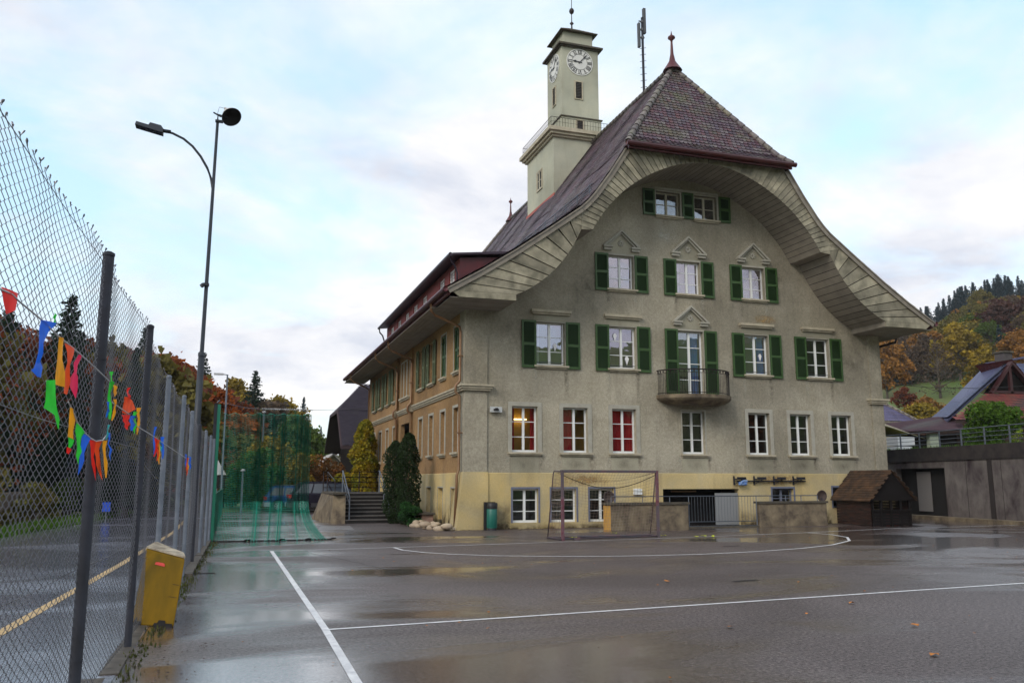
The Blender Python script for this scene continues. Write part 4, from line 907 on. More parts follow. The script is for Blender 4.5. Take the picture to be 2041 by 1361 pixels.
# bin, planter, stones, bench slab, juniper
bn = thing('litter_bin', (8.72, 28.95, 0), 'green and black rounded litter bin standing by the corner of the schoolhouse', 'bin')
m = M(); m.lathe([(.17, .08), (.185, .1), (.185, .72), (.17, .74)], (8.76, 28.9, 0), 20); m.build('drum', mat('bin_green', (.01, .13, .10), .45), bn)
m = M(); m.lathe([(.19, .741), (.195, .76), (.195, .93), (.17, .95)], (8.76, 28.9, 0), 20); m.build('hood', mat('bin_black', (.012, .012, .014), .5), bn)
m = M(); m.box(8.50, 8.60, 28.98, 29.06, 0, .97); m.box(8.60, 8.93, 29.05, 29.1, .9, .97); m.lathe([(.16, 0), (.17, .078)], (8.76, 28.9, 0), 16); m.build('frame', mat('bin_frame', (.015, .015, .018), .5), bn)
STM = mat('pale_boulder', (.50, .40, .28), .85, c2=(.35, .27, .20), vs=3, bump=.4, bs=14)
def rock(m, x, y, z, a, b, c_):
    vs = []; rz = R.uniform(0, 3); nn = 8
    for i in range(6):
        ph = -pi / 2 + pi * i / 5
        for k in range(nn):
            t = 2 * pi * k / nn; s = R.uniform(.82, 1.1) if 0 < i < 5 else 1; px, py, pz = a * cos(ph) * cos(t) * s, b * cos(ph) * sin(t) * s, c_ * sin(ph)
            vs.append((x + px * cos(rz) - py * sin(rz), y + px * sin(rz) + py * cos(rz), z + pz))
    m.add(vs, [(i * nn + k, i * nn + (k + 1) % nn, (i + 1) * nn + (k + 1) % nn, (i + 1) * nn + k) for i in range(5) for k in range(nn)], True)
for k in range(26):
    t = k / 26; y = 29.0 + 3.1 * t + R.uniform(-.15, .15); x = 7.38 - .55 * R.random() - .25 * t; s = R.uniform(.09, .17); zz = .05 + (.1 if R.random() < .3 else 0)
    m = M(); rock(m, x, y, zz, s * 1.5, s, s * .7); tag(m.build('boulder', STM), 'pale rounded boulder in the heap along the foot of the side wall', 'stone', 'boulders heaped at the schoolhouse corner')
pl_ = thing('stone_planter', (7.1, 32.9, 0), 'pink stone trough planter beside the low juniper bush', 'planter')
m = M(); m.box(6.72, 7.06, 33.0, 33.75, 0, .42); m.build('stone_block', mat('pink_stone', (.40, .24, .18), .85, c2=(.3, .2, .16), vs=4), pl_, bevel=.02); m = M(); m.box(6.98, 7.45, 32.3, 32.62, 0, .42); m.build('stone_block', mat('pink_stone', (.40, .24, .18), .85, c2=(.3, .2, .16), vs=4), pl_, bevel=.02)
m = M(); m.box(6.66, 7.5, 32.2, 33.8, .425, .50); m.build('slab', CAPM, pl_, bevel=.01)

# outdoor stairs with cheek wall and handrails
st = thing('entrance_stairs', (5.4, 35.4, 0), 'grey stone flight of eight steps with cheek wall leading to the side entrance', 'stairs')
SX0, SX1, SY = 4.52, 6.32, 35.4
m = M(); NS = 8
for k in range(NS): m.box(SX0, SX1, SY + k * .32, SY + (NS + 5) * .32, k * .15 + .001, k * .15 + .112)
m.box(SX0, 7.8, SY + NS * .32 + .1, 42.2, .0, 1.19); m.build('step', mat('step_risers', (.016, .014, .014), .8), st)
m = M()
for k in range(NS): m.box(SX0 - .03, SX1 + .03, SY + k * .32 - .04, SY + k * .32 + .33, k * .15 + .114, k * .15 + .148)
m.build('tread', mat('step_treads', (.15, .14, .13), .6, c2=(.10, .09, .085), vs=7), st)
m = M(); m.hexa([(3.95, SY + .3, 0), (SX0 - .04, SY - .05, 0), (SX0 - .04, SY + 4.5, 0), (3.55, SY + 4.5, 0)], [(4.02, SY + .3, 1.13), (SX0 - .04, SY - .02, 1.13), (SX0 - .04, SY + 4.5, 1.16), (3.95, SY + 4.5, 1.16)]); m.build('cheek_wall', CONCD, st)
m = M(); m.box(3.97, SX0 - .02, SY - .08, SY + 4.5, 1.165, 1.25); m.build('cheek_coping', CAPM, st)
m = M()
for x in (SX0 + .14, SX1 - .04):
    for h in (.95, .62): m.tube([(x, SY + .1, h + .1), (x, SY + .1 + 2.5, h + 1.2), (x, SY + 2.9, h + 1.2)], .025 if h > .9 else .018, 6)
    m.tube([(x, SY + .1, .1), (x, SY + .1, 1.05)], .028, 6); m.tube([(x, SY + 1.4, .6), (x, SY + 1.4, 1.6)], .02, 6); m.tube([(x, SY + 2.6, 1.2), (x, SY + 2.6, 2.15)], .028, 6)
    m.build('handrail', GALV, st); m = M()
m = M()
for y0, x0, x1 in ((SY + 6.3, 4.2, 7.6),):
    for z in (2.15, 1.9, 1.65, 1.4): m.tube([(x0, y0, z), (x1, y0, z)], .02, 6)
    for x in (x0, (x0 + x1) / 2, x1): m.tube([(x, y0, 1.19), (x, y0, 2.17)], .025, 6)
m.build('landing_rail', IRON, st); m = M(); m.tube([(4.1, SY + .5, 1.2), (4.1, SY + .5, 1.7)], .02, 6); m.tube([(4.1, SY + 3.5, 1.2), (4.1, SY + 3.5, 2.1)], .02, 6); m.tube([(4.1, SY + .5, 1.7), (4.1, SY + 3.5, 2.1)], .02, 6)
m.build('landing_rail', IRON, st)

# ------------------------------------------------------------------ foliage helpers
def quad_leaf(m, p, s, nrm=None, asp=1.0):
    u = Vector((R.gauss(0, 1), R.gauss(0, 1), R.gauss(0, 1))).normalized(); v = u.cross(Vector((R.gauss(0, 1), R.gauss(0, 1), R.gauss(0, 1)))).normalized()
    a = u * s * asp; b = v * s
    m.add([tuple(p - a - b * .4), tuple(p + b), tuple(p + a - b * .4), tuple(p - b)], [(0, 1, 2, 3)])
def crown_decid(seed, H=1.0, wr=.42, leaf=.027, n=5200, clumps=90, low=.2):
    """unit height tree crown: clumps of leaves at branch ends"""
    global R
    R_ = R; R = random.Random(seed); m = M(); cl = []
    for i in range(clumps):
        t = R.random() ** .8; z = low + (1 - low - .07) * t; rad = wr * sin(pi * min(1, (t * .86 + .16))) ** .7 * R.uniform(.35, 1.0); a = R.uniform(0, 2 * pi)
        cl.append((Vector((rad * cos(a), rad * sin(a), z)), R.uniform(.045, .10) * (wr / .42)))
    for i in range(n):
        c_, r = cl[int(R.random() * len(cl))]; d = Vector((R.gauss(0, 1), R.gauss(0, 1), R.gauss(0, .8))); d = d.normalized() * r * (R.random() ** .35 if R.random() > .18 else R.uniform(1, 1.7))
        quad_leaf(m, c_ + d, leaf * R.uniform(.5, 1.1))
    t = M(); t.tube([(0, 0, -.03), (.005, 0, .2), (.01, .008, .5), (0, 0, .85)], [.022, .017, .011, .003], 7)
    for c_, r in cl[::2]:
        b = Vector((0, 0, max(.12, c_.z - .22))); mid = (b + c_) / 2 + Vector((0, 0, -.02)); t.tube([b, mid, c_], [.008, .005, .002], 4, cap=False)
    R = R_; return m, t
def crown_conifer(seed, wr=.2, tiers=34, per=13, leaf=.036, droop=.4, gap=0.04):
    global R
    R_ = R; R = random.Random(seed); m = M()
    for i in range(tiers):
        t = i / (tiers - 1); z = .10 + .88 * t; L = wr * (1 - t) ** .85 * R.uniform(.75, 1.12) + .01; nb = max(4, int(per * (1 - .5 * t)))
        for k in range(nb):
            a = 2 * pi * k / nb + R.uniform(-.3, .3) + i; l = L * R.uniform(.6, 1.1); q = max(2, int(l / .018))
            for j in range(q):
                s = (j + .6) / q; p = Vector((l * s * cos(a), l * s * sin(a), z + .02 * s - droop * l * s * s))
                for _ in range(3): quad_leaf(m, p + Vector((R.gauss(0, .006), R.gauss(0, .006), R.gauss(0, .006))), leaf * (1 - .35 * t) * R.uniform(.35, .8), asp=.5)
    t = M(); t.tube([(0, 0, -.03), (0, 0, .5), (0, 0, .99)], [.018, .011, .002], 6)
    R = R_; return m, t
BARK = mat('bark', (.06, .045, .035), .9, c2=(.10, .08, .06), vs=6)
LM = {'orange': leafmat('leaf_orange', (.40, .11, .012), (.24, .055, .012)), 'omute': leafmat('leaf_orange_muted', (.34, .15, .03), (.18, .10, .025)), 'rust': leafmat('leaf_rust', (.22, .05, .018), (.11, .035, .015)), 'yellow': leafmat('leaf_yellow', (.38, .26, .02), (.18, .15, .02)),
      'gold': leafmat('leaf_gold', (.36, .22, .015), (.15, .14, .02)), 'green': leafmat('leaf_green', (.05, .10, .015), (.09, .12, .02)), 'olive': leafmat('leaf_olive', (.12, .13, .03), (.16, .11, .03)),
      'wine': leafmat('leaf_wine', (.09, .03, .03), (.06, .035, .02)), 'brown': leafmat('leaf_brown', (.11, .07, .045), (.08, .06, .04)), 'fir': leafmat('needle_dark', (.012, .028, .018), (.02, .04, .02)), 'firblue': leafmat('needle_haze_blue', (.015, .035, .05), (.02, .045, .055)), 'lime': leafmat('leaf_lime', (.28, .36, .03), (.16, .24, .03))}  # the blue needle colour paints distance haze onto the far spruces
PR = {}
def proto(key, mt):
    ma, tb = mt; me = []
    for q, nm in ((ma, 'crown'), (tb, 'trunk')):
        d = bpy.data.meshes.new(nm); d.from_pydata(q.v, [], q.f); d.materials.append(LM['green'] if nm == 'crown' else BARK); d.update(); me.append(d)
    PR[key] = me
for s in range(4): proto('d%d' % s, crown_decid(20 + s, wr=(.36, .44, .32, .40)[s]))
for s in range(3): proto('b%d' % s, crown_decid(50 + s, wr=.38, n=1500, leaf=.015, clumps=90, low=.12))
for s in range(3): proto('c%d' % s, crown_conifer(80 + s, wr=(.20, .17, .24)[s]))
def tree(name, key, x, y, z, h, colr, label, cat='tree', group=None, wf=1.0):
    o = thing(name, (x, y, z), label, cat, group, R.uniform(0, 6.28)); o.scale = (h * wf, h * wf, h)
    for me, nm in zip(PR[key], ('crown', 'trunk')):
        c_ = bpy.data.objects.new(nm, me); col.objects.link(c_); c_.parent = o
        if nm == 'crown': c_.material_slots[0].link = 'OBJECT'; c_.material_slots[0].material = LM[colr]
    return o
def tree_px(name, key, px, py, r, colr, label, group=None, wf=1.0, base=None):
    """stand a tree at distance r under image column px, as tall as the photograph shows"""
    d = ray(px, py); q = math.hypot(d.x, d.y); x, y = r * d.x / q, r * d.y / q
    z = th(x, y) if base is None else base; top = CH + d.z * r / q
    return tree(name, key, x, y, z, max(2, top - z), colr, label, group=group, wf=wf)

# ------------------------------------------------------------------ hillside trees
def tree_words(px, r, h, hmin, hmax, r0, r1, colour, con, place):
    size = 'small' if h < hmin + (hmax - hmin) * .35 else ('tall' if h > hmin + (hmax - hmin) * .7 else 'mid sized'); d = (r - r0) / (r1 - r0)
    near = 'low on' if d < .3 else ('high on' if d > .65 else 'halfway up')
    where = ('left of the first fence post' if px < 180 else 'between the first two fence posts' if px < 290 else 'right of the second fence post') if place == 'road slope' else \
            ('behind the third fence post' if px < 365 else 'behind the tall lamp post' if px < 405 else 'behind the net post') if place == 'beech slope' else \
            ('by the slim street lamp' if px < 480 else 'behind the left half of the net' if px < 540 else 'behind the net folds' if px < 620 else 'beside the chalet') if place == 'valley slope' else \
            ('beside the schoolhouse corner' if px < 1800 else 'above the meadow' if px < 1900 else 'above the slate roof' if px < 2000 else 'by the right picture edge')
    l = '%s %s %s %s the slope, %s' % (size, colour, 'fir' if con else 'tree', near, where)
    return (l, l), ('firs on the ' + place, 'leafy trees on the ' + place)
def scatter(n_, px0, px1, r0, r1, tops, kinds, nm, label, group0, hmin, hmax, seed):
    """fill a slope with trees; tops = skyline (px, py) they must stay under"""
    q = random.Random(seed); k = 0; t = 0
    while k < n_ and t < n_ * 12:
        t += 1; px = q.uniform(px0, px1); r = r0 + (r1 - r0) * q.random() ** .8
        d = ray(px, 900); L = math.hypot(d.x, d.y); x, y = r * d.x / L, r * d.y / L; z = th(x, y); h = q.uniform(hmin, hmax)
        lim = interp(tops, px); dd = ray(px, lim); Lh = math.hypot(dd.x, dd.y); zmax = CH + dd.z * r / Lh
        if z + h > zmax: h = zmax - z
        if h < hmin * .6: continue
        key, c_ = q.choice(kinds); nmc = {'rust': 'rusty red', 'brown': 'bare brown', 'olive': 'olive green', 'fir': 'dark', 'orange': 'orange', 'gold': 'golden yellow', 'green': 'green', 'wine': 'wine red', 'firblue': 'haze blue', 'omute': 'tawny'}[c_]
        label, group = tree_words(px, r, h, hmin, hmax, r0, r1, nmc, key[0] == 'c', group0)
        tree('conifer_tree' if key[0] == 'c' else 'deciduous_tree', key, x, y, z, h, c_, label[0] if key[0] == 'c' else label[1], group=group[0] if key[0] == 'c' else group[1], wf=q.uniform(.8, 1.25) if key[0] != 'c' else q.uniform(.9, 1.3)); k += 1
SKYL = [(-400, 560), (-100, 600), (0, 640), (60, 660), (100, 670), (180, 680), (240, 690), (330, 712), (400, 760), (470, 790), (560, 800), (600, 840), (660, 885), (760, 900)]
DK = [('d0', 'rust'), ('d1', 'rust'), ('d2', 'brown'), ('b0', 'brown'), ('d3', 'olive'), ('c0', 'fir'), ('b1', 'rust'), ('c2', 'fir')]
scatter(62, -160, 330, 42, 118, SKYL, DK, '', ('dark fir on the wooded slope behind the chain link fence', 'rusty brown leafed tree on the wooded slope behind the chain link fence'), 'road slope', 7, 15, 3)
OR = [('d0', 'orange'), ('d1', 'rust'), ('d2', 'orange'), ('d3', 'rust'), ('d0', 'rust'), ('b2', 'brown')]
scatter(26, 300, 440, 80, 165, SKYL, OR, '', ('dark fir among the orange beeches', 'orange autumn beech on the slope beside the tall lamp post'), 'beech slope', 10, 18, 4)
MD = [('c0', 'fir'), ('d1', 'olive'), ('d2', 'brown'), ('c1', 'fir'), ('d3', 'green'), ('d0', 'gold'), ('c2', 'fir'), ('b0', 'brown')]
scatter(44, 430, 700, 90, 230, SKYL, MD, '', ('dark fir on the valley slope behind the green net', 'mixed autumn tree on the valley slope behind the green net'), 'valley slope', 8, 16, 5)
for px, py, r, key, c_, lb_, wf in ((145, 594, 62, 'c2', 'fir', 'tall open dark fir seen through the fence above the blue pennant', 1.35), (290, 655, 95, 'c0', 'fir', 'dark fir top just left of the second fence post', 1.2), (20, 610, 60, 'c1', 'fir', 'dark fir top at the left edge of the picture', 1.2),
        (407, 705, 120, 'c2', 'fir', 'blue green spruce standing behind the tall lamp post', 1.25), (510, 740, 130, 'c0', 'fir', 'tall pointed fir rising above the green net', 1.5), (606, 792, 150, 'c1', 'firblue', 'slim lone spruce tip at the right end of the net', .9),
        (470, 752, 140, 'd2', 'gold', 'thin yellow leafed treetop between the street lamp and the tall fir', 1.1), (560, 785, 135, 'd1', 'gold', 'thin golden treetop right of the tall fir', 1.0), (345, 712, 110, 'd0', 'orange', 'bright orange beech crown nearest the fence top', 1.3), (640, 850, 230, 'c0', 'fir', 'distant dark spruce left of the chalet roof', 1.2), (655, 868, 240, 'c2', 'fir', 'distant spruce beside the chalet gable', 1.2),
        (375, 790, 75, 'd2', 'orange', 'large orange beech directly behind the net post', 1.3), (450, 880, 62, 'b0', 'brown', 'bare brown thicket tree behind the triangular sign', 1.5), (490, 860, 62, 'd1', 'olive', 'olive tree behind the small lamp', 1.3), (540, 870, 60, 'd3', 'gold', 'yellow green tree behind the blue car', 1.2), (590, 890, 62, 'd0', 'green', 'green tree behind the dark car', 1.2), (620, 905, 64, 'd2', 'gold', 'yellow tree showing at the right edge of the net', 1.0)):
    tree_px('conifer_tree' if key[0] == 'c' else 'deciduous_tree', key, px, py, r, c_, lb_, wf=wf)
SKYR = [(1600, 640), (1740, 640), (1835, 618), (1900, 600), (1940, 570), (1990, 556), (2041, 548), (2200, 540)]
RT = [('d0', 'omute'), ('d1', 'olive'), ('d2', 'gold'), ('d3', 'olive'), ('d2', 'brown'), ('d1', 'green'), ('b0', 'brown'), ('d3', 'brown'), ('b1', 'brown'), ('d0', 'olive'), ('c0', 'firblue'), ('d1', 'wine'), ('c1', 'firblue')]
scatter(46, 1730, 2140, 250, 330, SKYR, [('c0', 'firblue'), ('c1', 'firblue'), ('c2', 'firblue')], '', ('haze blue spruce on the skyline of the right hill', ''), 'right hill', 13, 19, 8)
scatter(150, 1740, 2140, 175, 275, [(a_, b_ + 38) for a_, b_ in SKYR], RT, '', ('haze blue spruce among the autumn trees of the right hill', 'autumn tree on the right hill above the meadow'), 'right hill', 6, 10.5, 9)
for px, py, r, key, c_, lb_, wf in ((1760, 668, 165, 'd3', 'omute', 'golden orange tree beside the right corner of the schoolhouse', .9), (1785, 690, 180, 'c2', 'firblue', 'dark haze blue spruce beside the golden orange tree', 1.6), (1905, 640, 175, 'd0', 'gold', 'large yellow green oak on the meadow edge', 1.15), (1950, 618, 220, 'd2', 'lime', 'bright lime leafed tree below the skyline spruces', .9), (1952, 575, 250, 'd1', 'olive', 'round olive tree against the skyline', .9),
        (1865, 680, 160, 'b1', 'brown', 'bare grey tree on the meadow left of the oak', 1.2), (2030, 655, 160, 'd1', 'omute', 'orange tree above the chimney at the right edge', 1.1), (1960, 690, 150, 'd2', 'gold', 'yellow shrub tree above the slate roof', 1.2), (1800, 770, 150, 'd0', 'rust', 'small rust tree at the meadow foot', 1.3), (1830, 800, 120, 'd1', 'gold', 'yellow bush between the two roofs', 1.6), (1845, 790, 130, 'd3', 'omute', 'orange bush left of the slate roof', 1.5)):
    tree_px('conifer_tree' if key[0] == 'c' else 'deciduous_tree', key, px, py, r, c_, lb_, wf=wf)
for k in range(19):
    px = 1822 + k * 15 + R.uniform(-5, 5); nx = 'by the right picture edge' if k > 14 else 'above the slate roof' if k > 8 else 'above the golden oak' if k > 3 else 'next to the roof eave'
    tree_px('conifer_tree', 'c%d' % (k % 3), px, interp(SKYR, px) + R.uniform(-12, 14), R.uniform(285, 330), 'firblue', 'jagged haze blue spruce standing on the right hill skyline ' + nx, group='skyline spruces of the right hill', wf=R.uniform(1.1, 1.7))
# trees behind the viewer, mirrored in the upper windows
for k in range(16): 
    a = radians(150 + k * 7 - 30); r = R.uniform(60, 85); x, y = r * sin(a), r * cos(a)
    if y < -25: tree('conifer_tree' if k % 2 else 'deciduous_tree', 'c%d' % (k % 3) if k % 2 else 'd%d' % (k % 4), x, y, th(x, y), R.uniform(10, 16), 'fir' if k % 2 else 'orange', 'tree behind the viewer', group='trees behind the viewer')

# near shrubs with their own leaf density
def shrub(name, loc, rx, ry, h, n_, leaf_, mt, label, seed, shape='dome', cat='shrub'):
    q = random.Random(seed); global R; R_ = R; R = q; m = M(); x0, y0, z0 = loc
    bl = [(q.uniform(-.6, .6), q.uniform(-.6, .6), q.uniform(.15, .9), q.uniform(.25, .45)) for _ in range(14)]
    for i in range(n_):
        if shape == 'column':
            t = q.random() ** .9; a = q.uniform(0, 6.28); pr = (min(1, t * 6) * .3 + .7) * max(.03, 1 - t ** 6) ** .55 * (.80 + .30 * sin(a * 2 + t * 7 + seed) * sin(t * 11 + a + seed) + .14 * sin(t * 29 + a * 3)); rr = pr * q.random() ** .25
            p = Vector((x0 + rx * rr * cos(a), y0 + ry * rr * sin(a), z0 + h * t))
        else:
            b = bl[int(q.random() * 14)]; d = Vector((q.gauss(0, 1), q.gauss(0, 1), q.gauss(0, 1))).normalized() * b[3] * q.random() ** .3
            p = Vector((x0 + rx * (b[0] + d.x), y0 + ry * (b[1] + d.y), z0 + h * max(.02, min(1.05, (b[2] * (1 - .5 * (b[0] ** 2 + b[1] ** 2)) + d.z * .5)))))
        quad_leaf(m, p, leaf_ * q.uniform(.5, 1.1), asp=.6)
    R = R_
    o = thing(name, loc, label, cat); m.build('foliage', mt, o); t = M()
    for k in range(5): a = k * 1.3; t.tube([(x0, y0, z0 - .05), (x0 + rx * .2 * cos(a), y0 + ry * .2 * sin(a), z0 + h * .4), (x0 + rx * .4 * cos(a), y0 + ry * .4 * sin(a), z0 + h * .8)], [.05, .03, .01], 5)
    t.build('stem', BARK, o); return o
THUJA = leafmat('thuja_green', (.018, .038, .012), (.035, .06, .02)); JUN = leafmat('juniper_green', (.02, .075, .015), (.035, .10, .03)); YEL = leafmat('hedge_yellow', (.42, .27, .015), (.16, .20, .02), vs=1.2); RUSTB = leafmat('bush_rust', (.22, .08, .02), (.12, .07, .02), vs=1.5); GRN = leafmat('bush_green', (.05, .12, .012), (.10, .18, .02))
shrub('thuja_column', (6.72, 33.6, 0), .56, .56, 3.6, 10000, .05, THUJA, 'tall dark green columnar thuja nearest the side windows', 1, 'column', 'conifer')
shrub('thuja_column', (6.4, 34.9, 0), .52, .52, 3.35, 9000, .05, THUJA, 'shorter columnar thuja standing behind its taller twin beside the stair rail', 2, 'column', 'conifer')
shrub('juniper_bush', (6.55, 32.6, 0), .62, .7, .95, 7000, .055, JUN, 'low spreading bright green juniper beside the stone planter', 3)
shrub('hornbeam_hedge', (7.1, 48, 0), .82, 1.2, 5.1, 9000, .11, YEL, 'tall yellow and green autumn hedge at the far corner of the schoolhouse', 4, 'column', 'hedge')
shrub('autumn_bush', (6.2, 60, 0), 1.7, 1.6, 3.6, 5000, .12, RUSTB, 'round rust brown bush above the dark car', 5)
shrub('autumn_bush', (6.5, 52.6, 0), .9, .9, 2.5, 3500, .10, YEL, 'golden bush behind the top of the entrance stairs', 6)
shrub('green_bush', (1.3, 57, 0), 2.3, 1.5, 4.0, 6000, .14, GRN, 'wide green bush left of the blue car', 7)
shrub('green_bush', (-.9, 60, 0), 1.8, 1.5, 3.0, 4500, .14, LM['olive'], 'olive green bush behind the small lamp post', 8)
shrub('green_bush', (3.9, 58.5, 0), 1.8, 1.4, 4.4, 6000, .13, LM['gold'], 'speckled yellow green bush behind the two parked cars', 9)
shrub('terrace_tree', (43.3, 39.7, 3.1), 1.75, 1.75, 4.3, 7000, .13, GRN, 'round green bushy tree on the grass terrace at the right', 10, cat='tree')
shrub('terrace_shrub', (47.2, 41, 3.1), .5, .5, 2.2, 500, .10, LM['lime'], 'thin yellow sapling behind the terrace railing at the right edge', 11)
for k, (x, y, c_) in enumerate(((-8.6, 24, 'rust'), (-8.3, 28, 'orange'), (-7.6, 34, 'olive'), (-7.0, 40, 'olive'), (-6.6, 46, 'green'), (-9.5, 19, 'brown'))):
    shrub('roadside_bush', (x - .8, y, th(x, y)), 1.3, 2.2, 1.7 + .3 * (k % 3), 3500, .09, LM[c_], '%s bush beside the far road edge, number %s from the viewer' % ({'rust': 'rusty', 'orange': 'orange brown', 'olive': 'olive', 'green': 'green', 'brown': 'brown'}[c_], ['two', 'three', 'four', 'five', 'six', 'one'][k]), 30 + k)

# ------------------------------------------------------------------ chain link fence
def fx(y): return -1.185 + .0263 * y
def ftop(y): return interp([(-5, 3.46), (9.85, 3.38), (9.95, 3.30), (12.1, 3.04), (14.7, 3.0), (16.7, 2.9), (18.9, 2.8), (40, 2.8)], y)
fence = thing('chain_link_fence', (fx(9.85), 9.85, 0), 'tall chain link fence on steel posts running between the yard and the road', 'fence')
posts = [(7.06, 3.42, .042, DGALV), (9.86, 3.34, .037, DGALV), (12.15, 3.06, .033, GALV), (14.74, 3.04, .033, GALV), (16.7, 2.94, .033, GALV), (19.1, 2.85, .032, DGALV), (21.4, 2.85, .032, GALV), (23.7, 2.85, .032, GALV), (25.6, 2.85, .032, GALV), (1.6, 3.42, .05, DGALV), (4.3, 3.42, .0, DGALV)]
for y, h, r, mt in posts:
    if r == 0: continue
    m = M(); m.tube([(fx(y), y, -.1), (fx(y), y, h)], r, 14); m.lathe([(r + .004, 0), (r + .004, .02), (r * .5, .035)], (fx(y), y, h), 14)
    for z in (.4, 1.5, 2.6): m.tube([(fx(y), y, z), (fx(y), y, z + .012)], r + .003, 12)
    m.build('fence_post', mt, fence)
p = .064; m = M(); vs = []; fs = []; y = 2.2; i = 0; wr = .0026
while y < 26.1:
    H_ = ftop(y); nk = int(H_ / (p / 2)); base = len(vs); amp = p / 2 * 1.03
    jx = .02 * sin(y * 2.1) + .012 * sin(y * 5.3); cnt = 0
    step = 1
    for k in range(nk + 1):
        sgn = -1 if (k + i) % 2 else 1; z = .03 + k * p / 2; yy = y + sgn * amp + .006 * sin(z * 4 + y * 3)
        xx = fx(yy) - .036 + (.0022 if sgn > 0 else -.0022) + (.018 * sin(z * 1.7 + y * 1.3) + jx) * min(1, z) * .8
        for a in (0, 2.1, 4.2): vs.append((xx + wr * cos(a), yy + wr * sin(a) * .8, z + wr * sin(a) * .5))
        cnt += 1
    # twisted barb at the top
    tz = z; bx = R.uniform(-.02, .03); by = R.uniform(-.02, .02)
    hb = R.choice((.35, .6, .8, 1.0))
    for dz, ex in ((.012 * hb, 1.2), (.024 * hb, 2.6), (.034 * hb, 1.6)):
        for a in (0, 2.1, 4.2): vs.append((xx + bx * dz / .05 + wr * ex * cos(a), yy + by * dz / .05 - sgn * amp * dz / .05 * .6 + wr * ex * sin(a), tz + dz))
        cnt += 1
    for k in range(cnt - 1):
        for a in range(3): q = base + k * 3; fs.append((q + a, q + (a + 1) % 3, q + 3 + (a + 1) % 3, q + 3 + a))
    y += p; i += 1
m.v = vs; m.f = fs; m.mi = [0] * len(fs); m.sm = [True] * len(fs); m.build('wire_mesh', WIRE, fence)
m = M()
for dz in (.02, 1.35, 2.35):
    y = 1.0; pts = []
    while y < 26.1: pts.append((fx(y) - .04, y, ftop(y) - dz - .012 * sin((y - 7) / 2.8 * pi) ** 2)); y += .35
    m.tube(pts, .0026, 5)
pts = [(fx(y_) - .04, y_, .08) for y_ in (1, 7, 14, 20, 26)]; m.tube(pts, .0026, 5)
m.build('tension_wire', WIRE, fence)

# bunting
def fpt(px, py, off=.05):
    d = ray(px, py); t = -1.185 / (d.x - .0263 * d.y); q = Vector((0, 0, CH)) + d * t; q.x += off; return q
BC = {'r': (.90, .01, .01), 'o': (.98, .08, .005), 'b': (.005, .16, .95), 'g': (.02, .75, .05), 'y': (1.0, .42, .005), 'p': (.92, .01, .12), 'c': (.02, .55, .6)}
BM = {}
for k, c_ in BC.items():
    bm_ = mat('pennant_' + {'r': 'red', 'o': 'orange', 'b': 'blue', 'g': 'green', 'y': 'yellow', 'p': 'pink', 'c': 'teal'}[k], c_, .35, c2=tuple(v * .7 for v in c_), vs=8); t_ = bm_.node_tree; b_ = t_.nodes['Principled BSDF']; q_ = N(t_, 'ShaderNodeBsdfTranslucent'); t_.links.new(b_.inputs['Base Color'].links[0].from_socket, q_.inputs[0]); z_ = N(t_, 'ShaderNodeMixShader'); z_.inputs[0].default_value = .5; t_.links.new(b_.outputs[0], z_.inputs[1]); t_.links.new(q_.outputs[0], z_.inputs[2]); t_.links.new(z_.outputs[0], t_.nodes['Material Output'].inputs[0]); BM[k] = bm_
bt = thing('pennant_string', (fx(6), 6, 2.2), 'string of twisted bright plastic pennants in five colours tied along the chain link fence', 'bunting')
def cord(pts): mm = M(); mm.tube([fpt(*q_) for q_ in pts], .005, 5); mm.build('cord', mat('cord_pale', (.5, .5, .52), .6), bt)
cord([(-60, 560), (0, 585), (12, 597), (59, 634), (96, 668), (132, 696), (156, 716), (185, 742), (205, 760)])
cord([(72, 758), (78, 785)]); cord([(118, 800), (125, 812), (137, 841), (153, 862), (165, 873), (176, 879), (190, 877), (200, 865), (203, 846)])
cord([(205, 745), (208, 800), (245, 825), (263, 850), (298, 870), (320, 885), (368, 915), (375, 925)])
def flag(c_, L, tw_=.0):
    """L = left and right outline points (px) from top to bottom"""
    vs = []; n_ = len(L); fs = []
    for i, (a, b) in enumerate(L):
        off = .05 + .006 * sin(i * 1.7 + a[0]); q0 = fpt(*a, off); q1 = fpt(*b, off + .008 * cos(i * 1.9 + tw_)); vs += [tuple(q0), tuple((q0 + q1) / 2 + Vector((.006 * sin(i + 1), 0, 0))), tuple(q1)]
    for i in range(n_ - 1):
        for k in (0, 1): fs.append((i * 3 + k, i * 3 + k + 1, i * 3 + k + 4, i * 3 + k + 3))
    m = M(); m.add(vs, fs, True); m.build('pennant', BM[c_], bt)
def tr(c_, x0, x1, y0, xb, yb, w_=2, bend=0, yr=None):
    L = []; n_ = 5; yr = y0 if yr is None else yr
    for i in range(n_ + 1):
        t = i / n_; xa = x0 + (xb - w_ / 2 - x0) * t + bend * sin(pi * t); xc = x1 + (xb + w_ / 2 - x1) * t + bend * sin(pi * t); L.append(((xa, y0 + (yb - y0) * t), (xc, yr + (yb - yr) * t)))
    flag(c_, L)
flag('r', [((-20, 570), (11, 583)), ((-20, 600), (10, 600)), ((-15, 625), (8, 617))])
flag('b', [((59, 636), (91, 643)), ((59, 655), (80, 660)), ((56, 678), (68, 682)), ((54, 700), (61, 704)), ((50, 718), (56, 722)), ((44, 732), (60, 716)), ((40, 737), (63, 732)), ((55, 750), (60, 752))])
tr('g', 86, 92, 645, 90, 622, 3)
flag('y', [((96, 670), (103, 673)), ((95, 690), (106, 690)), ((93, 715), (106, 715)), ((90, 740), (107, 742)), ((88, 765), (109, 771))])
